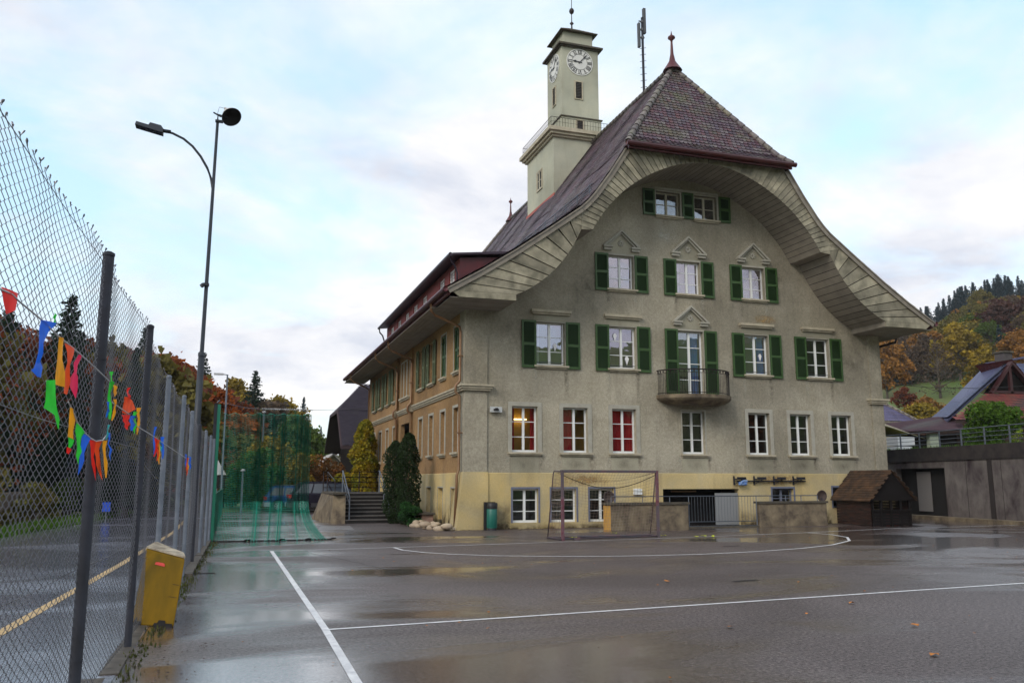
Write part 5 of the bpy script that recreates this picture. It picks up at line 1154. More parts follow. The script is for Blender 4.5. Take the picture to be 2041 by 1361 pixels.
flag('o', [((112, 683), (130, 692)), ((113, 700), (128, 706)), ((116, 722), (124, 726)), ((113, 740), (121, 745)), ((109, 765), (121, 760)), ((107, 783), (117, 786))])
flag('p', [((143, 704), (145, 710)), ((130, 722), (139, 728)), ((129, 740), (137, 744)), ((120, 757), (137, 750)), ((122, 772), (137, 775)), ((134, 790), (139, 794))])
flag('g', [((70, 757), (86, 756)), ((69, 775), (90, 782)), ((68, 800), (94, 808)), ((69, 812), (96, 822)), ((88, 826), (98, 835)), ((95, 850), (101, 856))])
flag('y', [((123, 811), (127, 815)), ((122, 830), (136, 838)), ((121, 850), (133, 858)), ((119, 870), (129, 876))]); flag('g', [((119, 870), (129, 877)), ((118, 882), (127, 888)), ((120, 892), (124, 895))]); flag('r', [((117, 890), (125, 895)), ((115, 902), (120, 906))])
tr('g', 135, 150, 842, 139, 925, 3, -1, 861); tr('b', 148, 163, 862, 141, 947, 3, 1, 874); tr('r', 163, 174, 876, 179, 957, 2, -3, 879); tr('o', 173, 188, 879, 189, 956, 3, -5, 878); tr('y', 189, 197, 878, 198, 952, 5, 0, 877); tr('b', 200, 205, 862, 207, 918, 2); tr('c', 201, 204, 846, 196, 876, 3)
tr('g', 204, 210, 740, 205, 790, 3, 2); tr('g', 203, 211, 760, 204, 835, 7); tr('y', 211, 220, 766, 214, 790, 3, 2, 770); tr('y', 213, 218, 795, 212, 838, 5, 2); tr('b', 200, 204, 800, 200, 832, 4)
tr('r', 241, 246, 772, 244, 800, 5); flag('o', [((237, 790), (243, 791)), ((236, 800), (254, 798)), ((234, 810), (262, 815)), ((232, 822), (240, 825))]); tr('r', 230, 247, 826, 241, 856, 5); tr('b', 246, 258, 828, 252, 858, 6); tr('g', 254, 261, 820, 257, 864, 3); tr('y', 260, 268, 812, 263, 866, 3, 2)
tr('b', 297, 301, 850, 297, 905, 3); tr('r', 300, 305, 872, 299, 910, 4); tr('o', 303, 308, 876, 305, 918, 3); tr('y', 306, 311, 878, 308, 925, 3); tr('b', 310, 317, 870, 315, 915, 3, 2); tr('c', 307, 311, 878, 313, 900, 2)
tr('b', 363, 366, 905, 364, 930, 2); tr('o', 365, 368, 912, 366, 948, 2); tr('y', 366, 370, 912, 368, 940, 2); tr('b', 369, 375, 910, 373, 935, 3)

# foam block leaning on the fence
FOAM = mat('yellow_vinyl', (.24, .135, .002), .6, spec=.15, c2=(.07, .05, .003), vs=2.4, det=9, bump=.2, bs=6, stretch=(1, 1, .5))
fb = thing('crash_mat_block', (-.78, 11.1, 0), 'worn yellow vinyl foam block leaning against the fence', 'foam block')
A_ = [tuple(on_y(264, 1243, 11.3)), tuple(on_y(346, 1250, 11.0)), (-.60, 11.55, .0), (-1.08, 11.75, .0)]; A_ = [(x, y, 0) for x, y, z in A_]; B_ = [tuple(on_y(291, 1092, 11.45)), tuple(on_y(369, 1113, 11.2)), tuple(on_y(366, 1104, 11.55)), tuple(on_y(312, 1082, 11.95))]
nn_ = (Vector(A_[1]) - Vector(A_[0])).cross(Vector(B_[1]) - Vector(A_[0])); rr_ = ray(291, 1092); tt_ = nn_.dot(Vector(A_[0]) - Vector((0, 0, CH))) / nn_.dot(rr_); B_[0] = tuple(Vector((0, 0, CH)) + rr_ * tt_)
m = M(); m.hexa(A_, B_); o_ = m.build('cover', FOAM, fb, bevel=.02)
m = M(); m.hexa([(v[0], v[1], v[2] + .003) for v in B_], [(v[0] * .995, v[1], v[2] + .02) for v in B_]); m.build('pale_top', mat('worn_foam_top', (.55, .48, .36), .8, c2=(.12, .09, .06), vs=7), fb)
m = M()
def fb_pt(u, v): 
    a = Vector(A_[0]).lerp(Vector(A_[1]), u); b = Vector(B_[0]).lerp(Vector(B_[1]), u); return a.lerp(b, v) + Vector((-.006, -.008, 0))
m.poly([tuple(fb_pt(u, v)) for u, v in ((.30, .82), (.32, .855), (.38, .862), (.52, .865), (.55, .85), (.55, .82))]); m.build('red_label', mat('red_patch', (.6, .02, .01), .4), fb)
m = M()
for u0, u1, v0, v1 in ((.0, .22, .0, .06), (.04, .10, .06, .11), (.5, .98, .0, .05), (.6, .8, .05, .09), (.8, .98, .60, .607), (.75, .98, .42, .426)): m.poly([tuple(fb_pt(u, v)) for u, v in ((u0, v0), (u1, v0), (u1 - .02, v1), (u0 + .03, v1))])
m.build('tear', DARK, fb)

# ------------------------------------------------------------------ tall lamp post
lp = thing('tall_lamp_post', (-.78, 19.57, 0), 'tall grey lamp post with curved arm lamp and bell floodlight behind the fence', 'street lamp')
LX, LYy = -.78, 19.57
m = M(); m.tube([(LX, LYy, -.05), (LX + .01, LYy, 2.2), (LX + .02, LYy, 4.4)], [.088, .075, .066], 14); m.tube([(LX + .02, LYy, 4.4), (LX + .02, LYy, 4.47), (LX + .022, LYy, 4.5)], [.075, .075, .045], 14); m.tube([(LX + .022, LYy, 4.45), (LX + .06, LYy, 9.88)], [.045, .032], 12)
m.box(LX - .05, LX + .09, LYy - .06, LYy + .06, 5.98, 6.04); m.lathe([(.02, -.05), (.06, 0), (.02, .05)], (LX - .05, LYy - .05, 5.98), 8); m.build('pole', LAMPM, lp)
a0 = on_y(424, 372, LYy); pts = [on_y(*q_, LYy) for q_ in ((425, 385), (421, 358), (413, 335), (400, 312), (384, 292), (366, 277), (344, 266), (332, 263))]; m = M(); m.tube(pts, .028, 8); m.build('arm', LAMPM, lp)
hd = on_y(335, 262, LYy); m = M(); x1 = hd.x; z = hd.z
m.hexa([(x1 - .68, LYy - .13, z + .03), (x1 - .1, LYy - .13, z - .09), (x1 - .1, LYy + .13, z - .09), (x1 - .68, LYy + .13, z + .03)], [(x1 - .66, LYy - .11, z + .11), (x1 - .1, LYy - .11, z + .0), (x1 - .1, LYy + .11, z + .0), (x1 - .66, LYy + .11, z + .11)])
m.hexa([(x1 - .42, LYy - .08, z + .05), (x1 - .08, LYy - .08, z), (x1 - .08, LYy + .08, z), (x1 - .42, LYy + .08, z + .05)], [(x1 - .38, LYy - .06, z + .14), (x1 - .15, LYy - .06, z + .10), (x1 - .15, LYy + .06, z + .10), (x1 - .38, LYy + .06, z + .14)])
m.tube([(x1 - .14, LYy, z), (x1 + .06, LYy, z - .01)], .045, 8); o_ = m.build('lamp_head', LAMPM, lp)
m = M(); 
for k in range(4): m.hexa([(x1 - .64 + k * .13, LYy - .1, z + .015 - k * .027), (x1 - .53 + k * .13, LYy - .1, z - .008 - k * .027), (x1 - .53 + k * .13, LYy + .1, z - .008 - k * .027), (x1 - .64 + k * .13, LYy + .1, z + .015 - k * .027)], [(x1 - .64 + k * .13, LYy - .1, z + .03 - k * .027), (x1 - .53 + k * .13, LYy - .1, z + .0 - k * .027), (x1 - .53 + k * .13, LYy + .1, z + .0 - k * .027), (x1 - .64 + k * .13, LYy + .1, z + .03 - k * .027)])
m.build('lens', mat('led_lens', (.03, .04, .09), .15), o_)
bc = on_y(461, 233, LYy); ax = Vector((.35, -.62, -.70)).normalized(); u_ = ax.cross(Vector((0, 0, 1))).normalized(); v_ = ax.cross(u_)
def cone(m, prof, c0, n_=20):
    vs = []; 
    for s_, r in prof:
        for k in range(n_): t = 2 * pi * k / n_; vs.append(tuple(c0 + ax * s_ + (u_ * cos(t) + v_ * sin(t)) * r))
    m.add(vs, [(i * n_ + k, i * n_ + (k + 1) % n_, (i + 1) * n_ + (k + 1) % n_, (i + 1) * n_ + k) for i in range(len(prof) - 1) for k in range(n_)], True)
m = M(); cone(m, [(-.44, .01), (-.43, .03), (-.34, .035), (-.33, .06), (-.22, .075), (-.20, .11), (-.10, .18), (.0, .222), (.02, .23)], bc); o_ = m.build('floodlight', mat('floodlight_shell', (.42, .40, .37), .5, .2), lp)
m = M(); cone(m, [(.02, .23), (.018, .215), (-.05, .17), (-.12, .06), (-.13, .0)], bc); m.build('reflector', DARK, o_)
m = M(); tp = Vector((LX + .06, LYy, 9.88)); m.tube([tp, tp + Vector((.0, 0, .16)), bc - ax * .16 + Vector((-.02, 0, -.10))], .022, 6); m.tube([tp + Vector((-.1, 0, .2)), tp + Vector((.06, 0, .12)), tp + Vector((.14, 0, .16))], .018, 6); m.tube([tp + Vector((-.02, 0, .14)), tp + Vector((.02, 0, .35)), bc - ax * .42], .005, 4); m.box(tp.x - .05, tp.x + .12, LYy - .05, LYy + .05, 9.86, 9.9); m.build('bracket', LAMPM, lp)

# ------------------------------------------------------------------ net post, hanging net, low green fence
NETM = mat('net_green', (.02, .45, .32), .6)
npst = thing('net_post', (-.50, 26.23, 0), 'green and grey steel box post holding the ball net cable', 'post')
m = M(); m.box(-.58, -.49, 26.15, 26.27, -.05, 3.95); m.build('post', DGALV, npst); m = M(); m.box(-.488, -.40, 26.16, 26.26, -.05, 3.92); m.build('green_post', mat('post_green', (.01, .16, .10), .4), npst)
m = M(); m.tube([(-.5, 26.2, 3.97), (-.44, 26.1, 4.02)], .02, 6); m.build('hook', GALV, npst)
net = thing('ball_net', (1.0, 25.7, 0), 'green ball stop net hanging in folds from a cable at the yard end', 'net')
path = []; x = -.36; s_ = 0; NY = 25.7
t = 0
while x < 2.16:
    heavy = smooth((x - .42) / .25); bnd = sum(a_ * math.exp(-((x - c_) / w_) ** 2) for c_, w_, a_ in ((.72, .10, 5), (1.12, .04, 5), (1.36, .08, 6), (1.78, .05, 6), (2.03, .13, 9))); st_ = .05 / (1.2 + bnd); amp = .03 + .10 * heavy; x += st_; path.append((x, NY + amp * sin(s_ * (1.9 + 1.3 * heavy)) + .04 * sin(s_ * .6 + 1), heavy)); s_ += .22
NC = len(path); NRW = 72; vs = []; fs = []; wr = .0029
def npnt(i, k):
    x, y, hv = path[i]; zt = 3.66 - .075 * abs(sin(x * pi / .34)) * (1 - .5 * hv) - .03 * hv * sin(i * .9) ** 2; z = .02 + (zt - .02) * k / NRW
    e = max(0, 1 - z / 1.1) ** 2; x += e * .62 * smooth((x - 1.6) / .55) - .03 * e; y += -.05 * e * sin(i * .4); return Vector((x, y, z))
G_ = [[npnt(i, k) for k in range(NRW + 1)] for i in range(NC)]
m = M()
def strand(m, P, r):
    b = len(m.v)
    for q_ in P: m.v += [(q_.x - r, q_.y, q_.z - r * .5), (q_.x + r, q_.y, q_.z - r * .5), (q_.x, q_.y, q_.z + r)]
    for i in range(len(P) - 1):
        for a in range(3): m.f.append((b + i * 3 + a, b + i * 3 + (a + 1) % 3, b + i * 3 + 3 + (a + 1) % 3, b + i * 3 + 3 + a)); m.mi.append(0); m.sm.append(True)
for i in range(NC): strand(m, [q_ + Vector((0, 0, 0)) for q_ in G_[i]], wr)
for k in range(NRW + 1): strand(m, [G_[i][k] for i in range(NC)], wr * (2 if k in (0, NRW) else 1))
m.build('mesh', NETM, net)
m = M(); m.tube([(-.44, 26.1, 3.98), (.3, 25.72, 3.80), (.9, NY, 3.77), (2.2, NY, 3.78), (7.86, 51, 6.0)], .006, 5)
for k in range(8): xx = -.1 + k * .3; m.tube([(xx, NY, 3.79), (xx, NY, 3.70)], .008, 4)
m.build('cable', GALV, net)
m = M(); pts = [(-.4, 26.0, .02)] + [(x_, NY - .03 + .02 * sin(x_ * 9), .02) for x_ in [q_ * .1 for q_ in range(-3, 30)]]; m.tube(pts, .018, 5)
for xx in (.5, 1.45, 2.2, 2.9): m.tube([(xx - .08, NY - .06, .03), (xx, NY - .12, .06), (xx + .1, NY - .05, .05), (xx + .02, NY, .03), (xx - .08, NY - .05, .02)], .016, 5)
m.build('bottom_rope', DARK, net)
m = M()
for k in range(26): x_ = .75 + k * .056; m.tube([(x_, NY + R.uniform(-.04, .04), 3.77), (x_ + .03, NY, 3.80), (x_ + .05, NY + R.uniform(-.04, .04), 3.75)], .010, 4)
m.build('gathered_hooks', mat('pale_hooks', (.6, .58, .58), .6), net)
lf = thing('low_mesh_fence', (-.4, 36, 0), 'low green mesh fence beyond the net post', 'fence')
m = M()
for k in range(9): y = 26.6 + k * 2.6; m.tube([(-.44 + .006 * k, y, 0), (-.44 + .006 * k, y, 1.35)], .025, 6)
m.tube([(-.44, 26.3, 1.32), (-.38, 48, 1.32)], .018, 5); m.build('fence_post', mat('fence_green', (.01, .13, .08), .5), lf)
m = M()
for k in range(420): y = 26.3 + k * .05; strand(m, [Vector((-.44 + .0027 * (y - 26.3), y, z)) for z in (.02, .6, 1.3)], .0035)
for k in range(26): strand(m, [Vector((-.44, 26.3, .05 * k + .02)), Vector((-.38, 47.5, .05 * k + .02))], .002)
m.build('mesh_panel', NETM, lf)

# ------------------------------------------------------------------ football goal
gl = thing('football_goal', (9.18, 23.27, 0), 'small rusty white and red football goal with sagging net', 'goal', rz=atan2(.33, 3.36))
GM = mat('goal_grey', (.09, .10, .12), .5, .2, c2=(.16, .09, .10), vs=3); GMR = mat('goal_red', (.14, .018, .035), .6, c2=(.16, .12, .14), vs=7); NETW = mat('goal_net', (.30, .26, .22), .7, c2=(.22, .10, .07), vs=2)
W_, H_, D_, DT = 3.35, 2.02, .95, .55
m = M(); m.box(0, .075, 0, .075, .55, H_); m.box(W_ - .075, W_, 0, .075, .2, 1.0); m.build('goal_post', GM, gl, local=True)
m = M(); m.box(-.001, .076, -.001, .076, .0, .55 + .7) ; m.v = [(x, y, min(z, 1.25)) for x, y, z in m.v]; m.build('goal_post', GMR, gl, local=True)
m = M(); m.box(W_ - .076, W_ + .001, -.001, .076, .95, H_); m.build('goal_post', GMR, gl, local=True); m = M(); m.box(W_ - .075, W_, 0, .075, 0, .2); m.build('post_foot', GM, gl, local=True)
m = M(); m.box(.077, W_ - .077, 0, .075, H_ - .075, H_); m.build('crossbar', GM, gl, local=True)
m = M(); m.tube([(0.0, .04, .03), (-.02, D_, .03), (W_ + .3, D_, .03), (W_ - .03, .04, .03)], .03, 6)
for x in (0, W_ + .26): m.tube([(x if x == 0 else W_ - .03, .08, H_ - .04), (x, DT - .08, H_ - .02), (x, DT, H_ - .12), (x, D_, .03)], .018, 6)
m.build('back_frame', GM, gl, local=True)
def goalpt(u, v):  # u 0..1 across, v 0 top front .. 1 bottom back
    sag = sin(pi * u)
    if v < .2: t = v / .2; return Vector((W_ * u + .26 * t * u, DT * t, H_ - .06 - .30 * sag * t - .06 * sin(pi * t) * sag))
    t = (v - .2) / .8; return Vector((W_ * u + .26 * u, DT + (D_ - DT) * t - .15 * sin(pi * t) * sag, (H_ - .06 - .30 * sag) * (1 - t) + .03))
m = M()
for i in range(34): u = i / 33; strand(m, [goalpt(u, k / 24) for k in range(25) if not (.12 < u < .3 and k > 14)], .0035)
for k in range(25): strand(m, [goalpt(i / 33, k / 24) for i in range(34) if not (k > 14 and i < 9)], .0035)
for xs, ys in ((0.0, 1), (W_, 1)):
    for k in range(17):
        z = .06 + k * .115; d_ = D_ + (DT - D_) * z / H_; strand(m, [Vector((xs + (.26 * t if xs > 0 else 0), .06 + d_ * t, z - .04 * sin(pi * t))) for t in (0, .25, .5, .75, 1)], .0035)
    for k in range(1, 8): t = k / 8; strand(m, [Vector((xs + (.26 * t if xs > 0 else 0), .06 + (D_ + (DT - D_) * z / H_) * t, z)) for z in (.06, .5, 1, 1.5, 1.95)], .0035)
m.build('goal_net', NETW, gl, local=True)
m = M(); m.tube([(W_ * i / 20, .09, H_ - .12 - .42 * sin(pi * i / 20)) for i in range(21)], .011, 5); m.build('sagging_rope', DARK, gl, local=True)
m = M(); m.box(.4, .6, .03, .09, -.0, .075); m.tube([(.03, .06, .045), (W_ - .04, .06, .045)], .028, 6); m.build('ground_bar', GM, gl, local=True)

# ------------------------------------------------------------------ playhouse
ph = thing('wooden_playhouse', (24.35, 28, 0), 'small dark wooden playhouse with mossy shingle roof and open gable', 'playhouse')
PW = mat('wet_dark_wood', (.008, .005, .005), .7, c2=(.05, .02, .014), vs=3, stretch=(1, 1, 4)); PB = mat('black_wood', (.008, .006, .006), .85, spec=.2); SH = mat('mossy_shingle', (.085, .042, .018), .85, c2=(.025, .015, .010), vs=3, isl=.35)
px0, px1, py0, py1, pe, pr = 23.45, 25.3, 27.05, 29.05, .98, 2.12
m = M(); k = 0
while k * .11 < pe - .05: m.box(px0, px0 + .04, py0, py1, .02 + k * .11, .02 + k * .11 + .10); m.box(px1 - .04, px1, py0, py1, .02 + k * .11, .12 + k * .11); m.box(px0, px1, py1 - .03, py1, .02 + k * .11, .12 + k * .11); k += 1
m.build('side_wall', PW, ph)
m = M(); 
for k in range(5): m.box(px0 + .05, px1, py0 - .0, py0 + .03, .02 + k * .105, .12 + k * .105)
m.box(px0 - .02, px1 + .04, py0 - .05, py0 - .002, .55, .62)
for x in (px0, px0 + .42, px0 + .88, px0 + 1.34, px1 - .08): m.box(x, x + .09, py0 - .03, py0 + .06, 0, pe)
m.build('front_rail', PB, ph)
m = M(); m.prism([(px0 - .1, py0 - .1, pe - .02), (px1 + .15, py0 - .1, pe - .02), ((px0 + px1) / 2, py0 - .1, pr - .03)], (0, .05, 0)); m.build('gable_shade_panel', PB, ph)  # black panel stands in for the shade within the open gable
m = M(); cx_ = (px0 + px1) / 2; nrow = 13
for s in (-1, 1):
    for k in range(nrow):
        t0, t1 = k / nrow, (k + 1.2) / nrow; xa = cx_ + s * 1.14 * (1 - t0); xb = cx_ + s * 1.14 * (1 - min(1, t1)); za = pe - .05 + (pr - pe + .05) * t0; zb = pe - .05 + (pr - pe + .05) * min(1, t1)
        y = py0 - .16 - (k % 2) * .1
        while y < py1 + .1:
            w_ = R.uniform(.16, .26); m.hexa([(xa, y, za + .005), (xa, min(y + w_ - .008, py1 + .15), za + .005), (xb, min(y + w_ - .008, py1 + .15), zb), (xb, y, zb)], [(xa, y, za + .04), (xa, min(y + w_ - .008, py1 + .15), za + .04), (xb, min(y + w_ - .008, py1 + .15), zb + .012), (xb, y, zb + .012)]); y += w_
m.build('shingle_roof', SH, ph)
m = M(); m.box(24.75, 25.1, 27.5, 27.8, 0, .42); m.box(24.5, 25.15, 27.4, 27.9, .42, .47); m.build('red_bench', mat('red_wood', (.22, .03, .015), .6), ph)

# ------------------------------------------------------------------ retaining wall and terrace
def wx(y): return 30.7 + .157 * (y - 30.6)
TZ = 3.12
m = M(); yy = [14, 26, 30.75, 33.9, 40]
rwl = thing('retaining_wall', (wx(30), 30, 0), 'dark stained concrete retaining wall with a garage recess beside the playhouse', 'wall')
def wseg(m, y0, y1, z0, z1, t0=0, t1=.35): m.hexa([(wx(y0) + t0, y0, z0), (wx(y0) + t1, y0, z0), (wx(y1) + t1, y1, z0), (wx(y1) + t0, y1, z0)], [(wx(y0) + t0, y0, z1), (wx(y0) + t1, y0, z1), (wx(y1) + t1, y1, z1), (wx(y1) + t0, y1, z1)])
WALLD = mat('stained_concrete', (.20, .18, .17), .9, c2=(.035, .022, .028), vs=1.0, stretch=(1, 1.2, .8), bump=.3, bs=12, det=8)
wseg(m, 13, 30.6, -.05, TZ - .5); wseg(m, 34.2, 42, -.05, TZ - .5)
y = 14.0
m.build('concrete_panel', WALLD, rwl)
m = M(); wseg(m, 30.6, 34.2, 2.3, TZ - .5, 0, .4); m.build('lintel', WALLD, rwl)
m = M(); wseg(m, 13, 42, TZ - .5 + .002, TZ + .12, -.06, .4); m.build('parapet', mat('dark_parapet', (.016, .012, .015), .9, c2=(.05, .04, .035), vs=2), rwl)
m = M()
y = 14.5
while y < 30.5: wseg(m, y, y + .02, 0, TZ - .5, -.008, -.001); y += 2.1
wseg(m, 27.6, 27.85, 0, TZ - .3, -.05, -.003)
m.build('joint', mat('dark_joint', (.03, .024, .024), .9), rwl)
m = M(); wseg(m, 30.6, 34.2, -.03, 2.35, .34, .39); m.build('recess_back', mat('recess_shade_black', (.012, .011, .012), .9), rwl)  # near-black sheet painted as the shade of a deeper recess
m = M(); wseg(m, 31.95, 32.95, .3, 2.15, .27, .3); m.build('garage_panel', mat('pale_panel', (.22, .21, .21), .7), rwl)
m = M(); wseg(m, 13, 34.4, .0, .14, -.6, -.005); m.build('footing_kerb', CONCD, rwl)
m = M(); m.hexa([(wx(6) + .4, 6, -.5), (90, 6, -.5), (90, 78, -.5), (wx(78) + .4, 78, -.5)], [(wx(6) + .4, 6, TZ - .02), (90, 6, TZ + .5), (90, 78, TZ + 1.5), (wx(78) + .4, 78, TZ + .1)]); tag(m.build('terrace_ground', mat('terrace_soil', (.05, .085, .02), .95, c2=(.09, .07, .03), vs=.5)), kind='structure')
m = M()
for k in range(5200):
    y = R.uniform(19, 40); x = wx(y) + .42 + abs(R.gauss(0, 1.6)); blade(m, x, y, TZ - .03, R.uniform(.08, .34), .035)
tag(m.build('terrace_grass', GRASS), kind='stuff')
tr_ = thing('terrace_railing', (wx(30) + .2, 30, TZ), 'grey four bar steel railing on top of the retaining wall', 'railing')
m = M()
for dz in (.74, .54, .36, .18): m.tube([(wx(y) + .2, y, TZ + .12 + dz) for y in (16, 28, 42)], .02 if dz > .7 else .014, 6)
for k in range(18): y = 16.5 + 1.45 * k; m.box(wx(y) + .17, wx(y) + .23, y - .02, y + .02, TZ + .1, TZ + .12 + .76)
m.build('rail', GALV, tr_)
# ------------------------------------------------------------------ houses on the right
def slab(m, P, t=.18): m.hexa([(x, y, z - t) for x, y, z in P], P)
def tiled(name, P00, P10, P01, P11, mt, parent, tw=.36, ex=.34):
    """roof plane from eave (P00-P10) to top (P01-P11), tiled rows clipped to the quad"""
    P00, P10, P01, P11 = map(Vector, (P00, P10, P01, P11)); m = M(); U = (P10 - P00).normalized(); W = (P10 - P00).length; up = (P01 - P00) - U * (P01 - P00).dot(U); L = up.length; V = up / L
    o0 = (P01 - P00).dot(U); o1 = (P11 - P00).dot(U)
    tiles(m, P00 + Vector((0, 0, .03)), U, V, W, L, tw, ex, ex * 1.4, clip=lambda s: (o0 * s / L, W + (o1 - W) * s / L)); return m.build(name, mt, parent)
hA = thing('tiled_house', (42, 52, 3.5), 'house with a slate blue tiled hipped roof right behind the schoolhouse corner', 'house')
m = M(); m.box(34.5, 47.2, 50.6, 60, 2.5, 6.1); m.build('wall', CREAM, hA)
tiled('roof', (33.5, 50, 6.0), (48.1, 50, 6.0), (39, 55.5, 11.3), (41.6, 55.5, 11.3), TILES, hA); tiled('roof', (48.1, 50, 6.0), (48.1, 61, 6.0), (41.6, 55.5, 11.3), (41.7, 55.6, 11.3), TILES, hA)
m = M(); slab(m, [(33.5, 50, 6.0), (48.1, 50, 6.0), (41.6, 55.5, 11.3), (39, 55.5, 11.3)], .1); m.add([(48.1, 50, 5.95), (48.1, 61, 5.95), (41.6, 55.5, 11.25)], [(0, 1, 2)]); m.tube([(48.1, 50, 6.1), (41.6, 55.5, 11.4)], .12, 6); m.build('roof_edge', VERGE, hA)
for k in range(3):
    m = M(); m.box(44.2 - k * 2.4, 45.2 - k * 2.4, 50.5, 50.59, 4.2, 5.4); m.build('window', PANE_LO, hA)
hB = thing('corrugated_shed', (44, 46, 3.2), 'long shed with a purple corrugated low roof behind the railing', 'shed')
m = M(); k = 0
q00, q10, q01, q11 = on_y(1770, 862, 43), on_y(1925, 856, 43), on_y(1757, 846, 47), on_y(1905, 826, 47)
NK = 70
for k in range(NK):
    a = q00.lerp(q10, k / NK); b = q00.lerp(q10, (k + .5) / NK); c_ = q01.lerp(q11, (k + .5) / NK); d_ = q01.lerp(q11, k / NK); e_ = q00.lerp(q10, (k + 1) / NK); f_ = q01.lerp(q11, (k + 1) / NK); up = Vector((0, 0, .05))
    m.add([tuple(a), tuple(b + up), tuple(c_ + up), tuple(d_)], [(0, 1, 2, 3)]); m.add([tuple(b + up), tuple(e_), tuple(f_), tuple(c_ + up)], [(0, 1, 2, 3)])
m.build('corrugated_roof', mat('purple_fibre_cement', (.07, .042, .06), .85, c2=(.11, .065, .075), vs=2, spec=.2), hB)
m = M(); slab(m, [tuple(v - Vector((0, 0, .05))) for v in (q00, q10, q11, q01)], .12); m.build('roof_edge', PW, hB)
m = M(); m.box(q00.x + .3, q10.x - .2, 43.6, 46.8, 2.8, q00.z - .05); m.build('wall', PB, hB)
m = M(); m.box(on_y(1850, 860, 43.3).x, on_y(1868, 860, 43.3).x, 43.2, 43.5, 3.0, 4.9); m.build('pale_door', mat('pale_green_door', (.36, .42, .34), .7), hB)
hC = thing('mossy_hut', (35.5, 38.5, 3.1), 'little white hut with a mossy sloping roof right beside the schoolhouse corner', 'hut')
a, b = on_y(1745, 838, 38), on_y(1808, 863, 38); m = M(); slab(m, [(a.x, 38, a.z), (b.x, 38, b.z), (b.x, 41.5, b.z), (a.x, 41.5, a.z)], .12); m.build('roof', mat('moss_roof', (.10, .12, .015), .95, c2=(.16, .13, .03), vs=4), hC)
m = M(); m.hexa([(a.x, 37.9, a.z - .14), (b.x + 1.2, 37.9, b.z - .30), (b.x + 1.2, 37.97, b.z - .30), (a.x, 37.97, a.z - .14)], [(a.x, 37.9, a.z - .01), (b.x + .1, 37.9, b.z - .01), (b.x + .1, 37.97, b.z - .01), (a.x, 37.97, a.z - .01)]); m.box(a.x, b.x - .2, 38.3, 41.3, 3.0, b.z - .2); m.build('wall', CREAM, hC)
wc = M(); wc.box(33.0, 33.9, 35.8, 36.6, 3.1, 3.5); wc.box(33.0, 34.1, 35.8, 36.6, 3.55, 4.0); wc = wc.build('water_container', mat('white_plastic', (.62, .64, .68), .5)); tag(wc, 'stacked white plastic containers behind the railing beside the schoolhouse', 'container')
hD = thing('timber_farmhouse', (54, 47, 3.3), 'large farmhouse with blue slate roof and dark timber gable at the right edge', 'house')
e0, e1, t1, t0 = on_y(1857, 833, 49), on_y(1888, 833, 45), on_y(2012, 722, 46.5), on_y(1962, 727, 50)
SLATE = tilemat('slate_blue', [(.06, .075, .16), (.10, .12, .22), (.08, .08, .15), (.12, .12, .19)], .15)
tiled('slate_roof', tuple(e1), tuple(e0), tuple(t1), tuple(t0), SLATE, hD, .30, .26); m = M(); slab(m, [(v.x, v.y, v.z - .12) for v in (e1, t1, t0, e0)], .15); m.build('roof_slab', SLATE, hD)
r0, r1, r2 = on_y(1962, 727, 50.2), on_y(2100, 702, 51), on_y(2100, 800, 47); tiled('slate_roof', tuple(on_y(2000, 780, 46.8)), tuple(on_y(2140, 780, 46.8)), tuple(on_y(1985, 725, 50.2)), tuple(on_y(2120, 704, 50.2)), SLATE, hD, .3, .26)
m = M(); m.tube([tuple(on_y(1962, 726, 50.2)), tuple(on_y(2120, 700, 50.2))], .1, 6); m.build('ridge', TILES, hD)
g0, g1, g2 = on_y(2012, 720, 46.2), on_y(1972, 783, 46.2), on_y(2062, 780, 46.2); m = M(); m.prism([tuple(g0 + Vector((0, .3, -.1))), tuple(g1 + Vector((0, .3, 0))), tuple(g2 + Vector((0, .3, 0)))], (0, .2, 0)); m.build('timber_gable', PB, hD)
m = M()
for q0, q1 in ((g0, g1), (g0, g2)): d_ = (q1 - q0); m.hexa([tuple(q0 + Vector((0, -.25, -.25))), tuple(q1 + Vector((0, -.25, -.25))), tuple(q1 + Vector((0, .1, -.25))), tuple(q0 + Vector((0, .1, -.25)))], [tuple(q0 + Vector((0, -.25, 0))), tuple(q1 + Vector((0, -.25, 0))), tuple(q1 + Vector((0, .1, 0))), tuple(q0 + Vector((0, .1, 0)))])
q_ = on_y(2012, 722, 46.0); m.box(q_.x - .12, q_.x + .12, 46.0, 46.2, q_.z - 2.3, q_.z - .2); b_ = on_y(1975, 778, 46.0); m.box(b_.x, b_.x + 4.5, 46.0, 46.2, b_.z - .15, b_.z + .02); m.build('barge_board', mat('red_brown_board', (.045, .010, .012), .6), hD)
REDT = tilemat('red_tiles', [(.14, .03, .03), (.20, .045, .035), (.10, .03, .035)], .2)
tiled('porch_roof', tuple(on_y(1905, 838, 43.4)), tuple(on_y(2130, 838, 43.4)), tuple(on_y(1975, 786, 45.8)), tuple(on_y(2130, 782, 45.8)), REDT, hD, .3, .28)
m = M(); slab(m, [tuple(on_y(1905, 839, 43.4)), tuple(on_y(2130, 839, 43.4)), tuple(on_y(2130, 783, 45.8)), tuple(on_y(1975, 787, 45.8))], .14); m.build('porch_slab', PW, hD)
tiled('gable_roof', tuple(g2 + Vector((0, -.25, .03))), tuple(g2 + Vector((0, 3, .03))), tuple(g0 + Vector((0, -.25, .03))), tuple(g0 + Vector((0, 3, .03))), REDT, hD, .3, .28)
x0 = on_y(1925, 860, 45).x; m = M(); m.box(x0, x0 + 12, 45, 52, 2.8, 6.0); m.build('wall', mat('farm_timber', (.07, .035, .03), .8, c2=(.11, .06, .045), vs=3), hD)
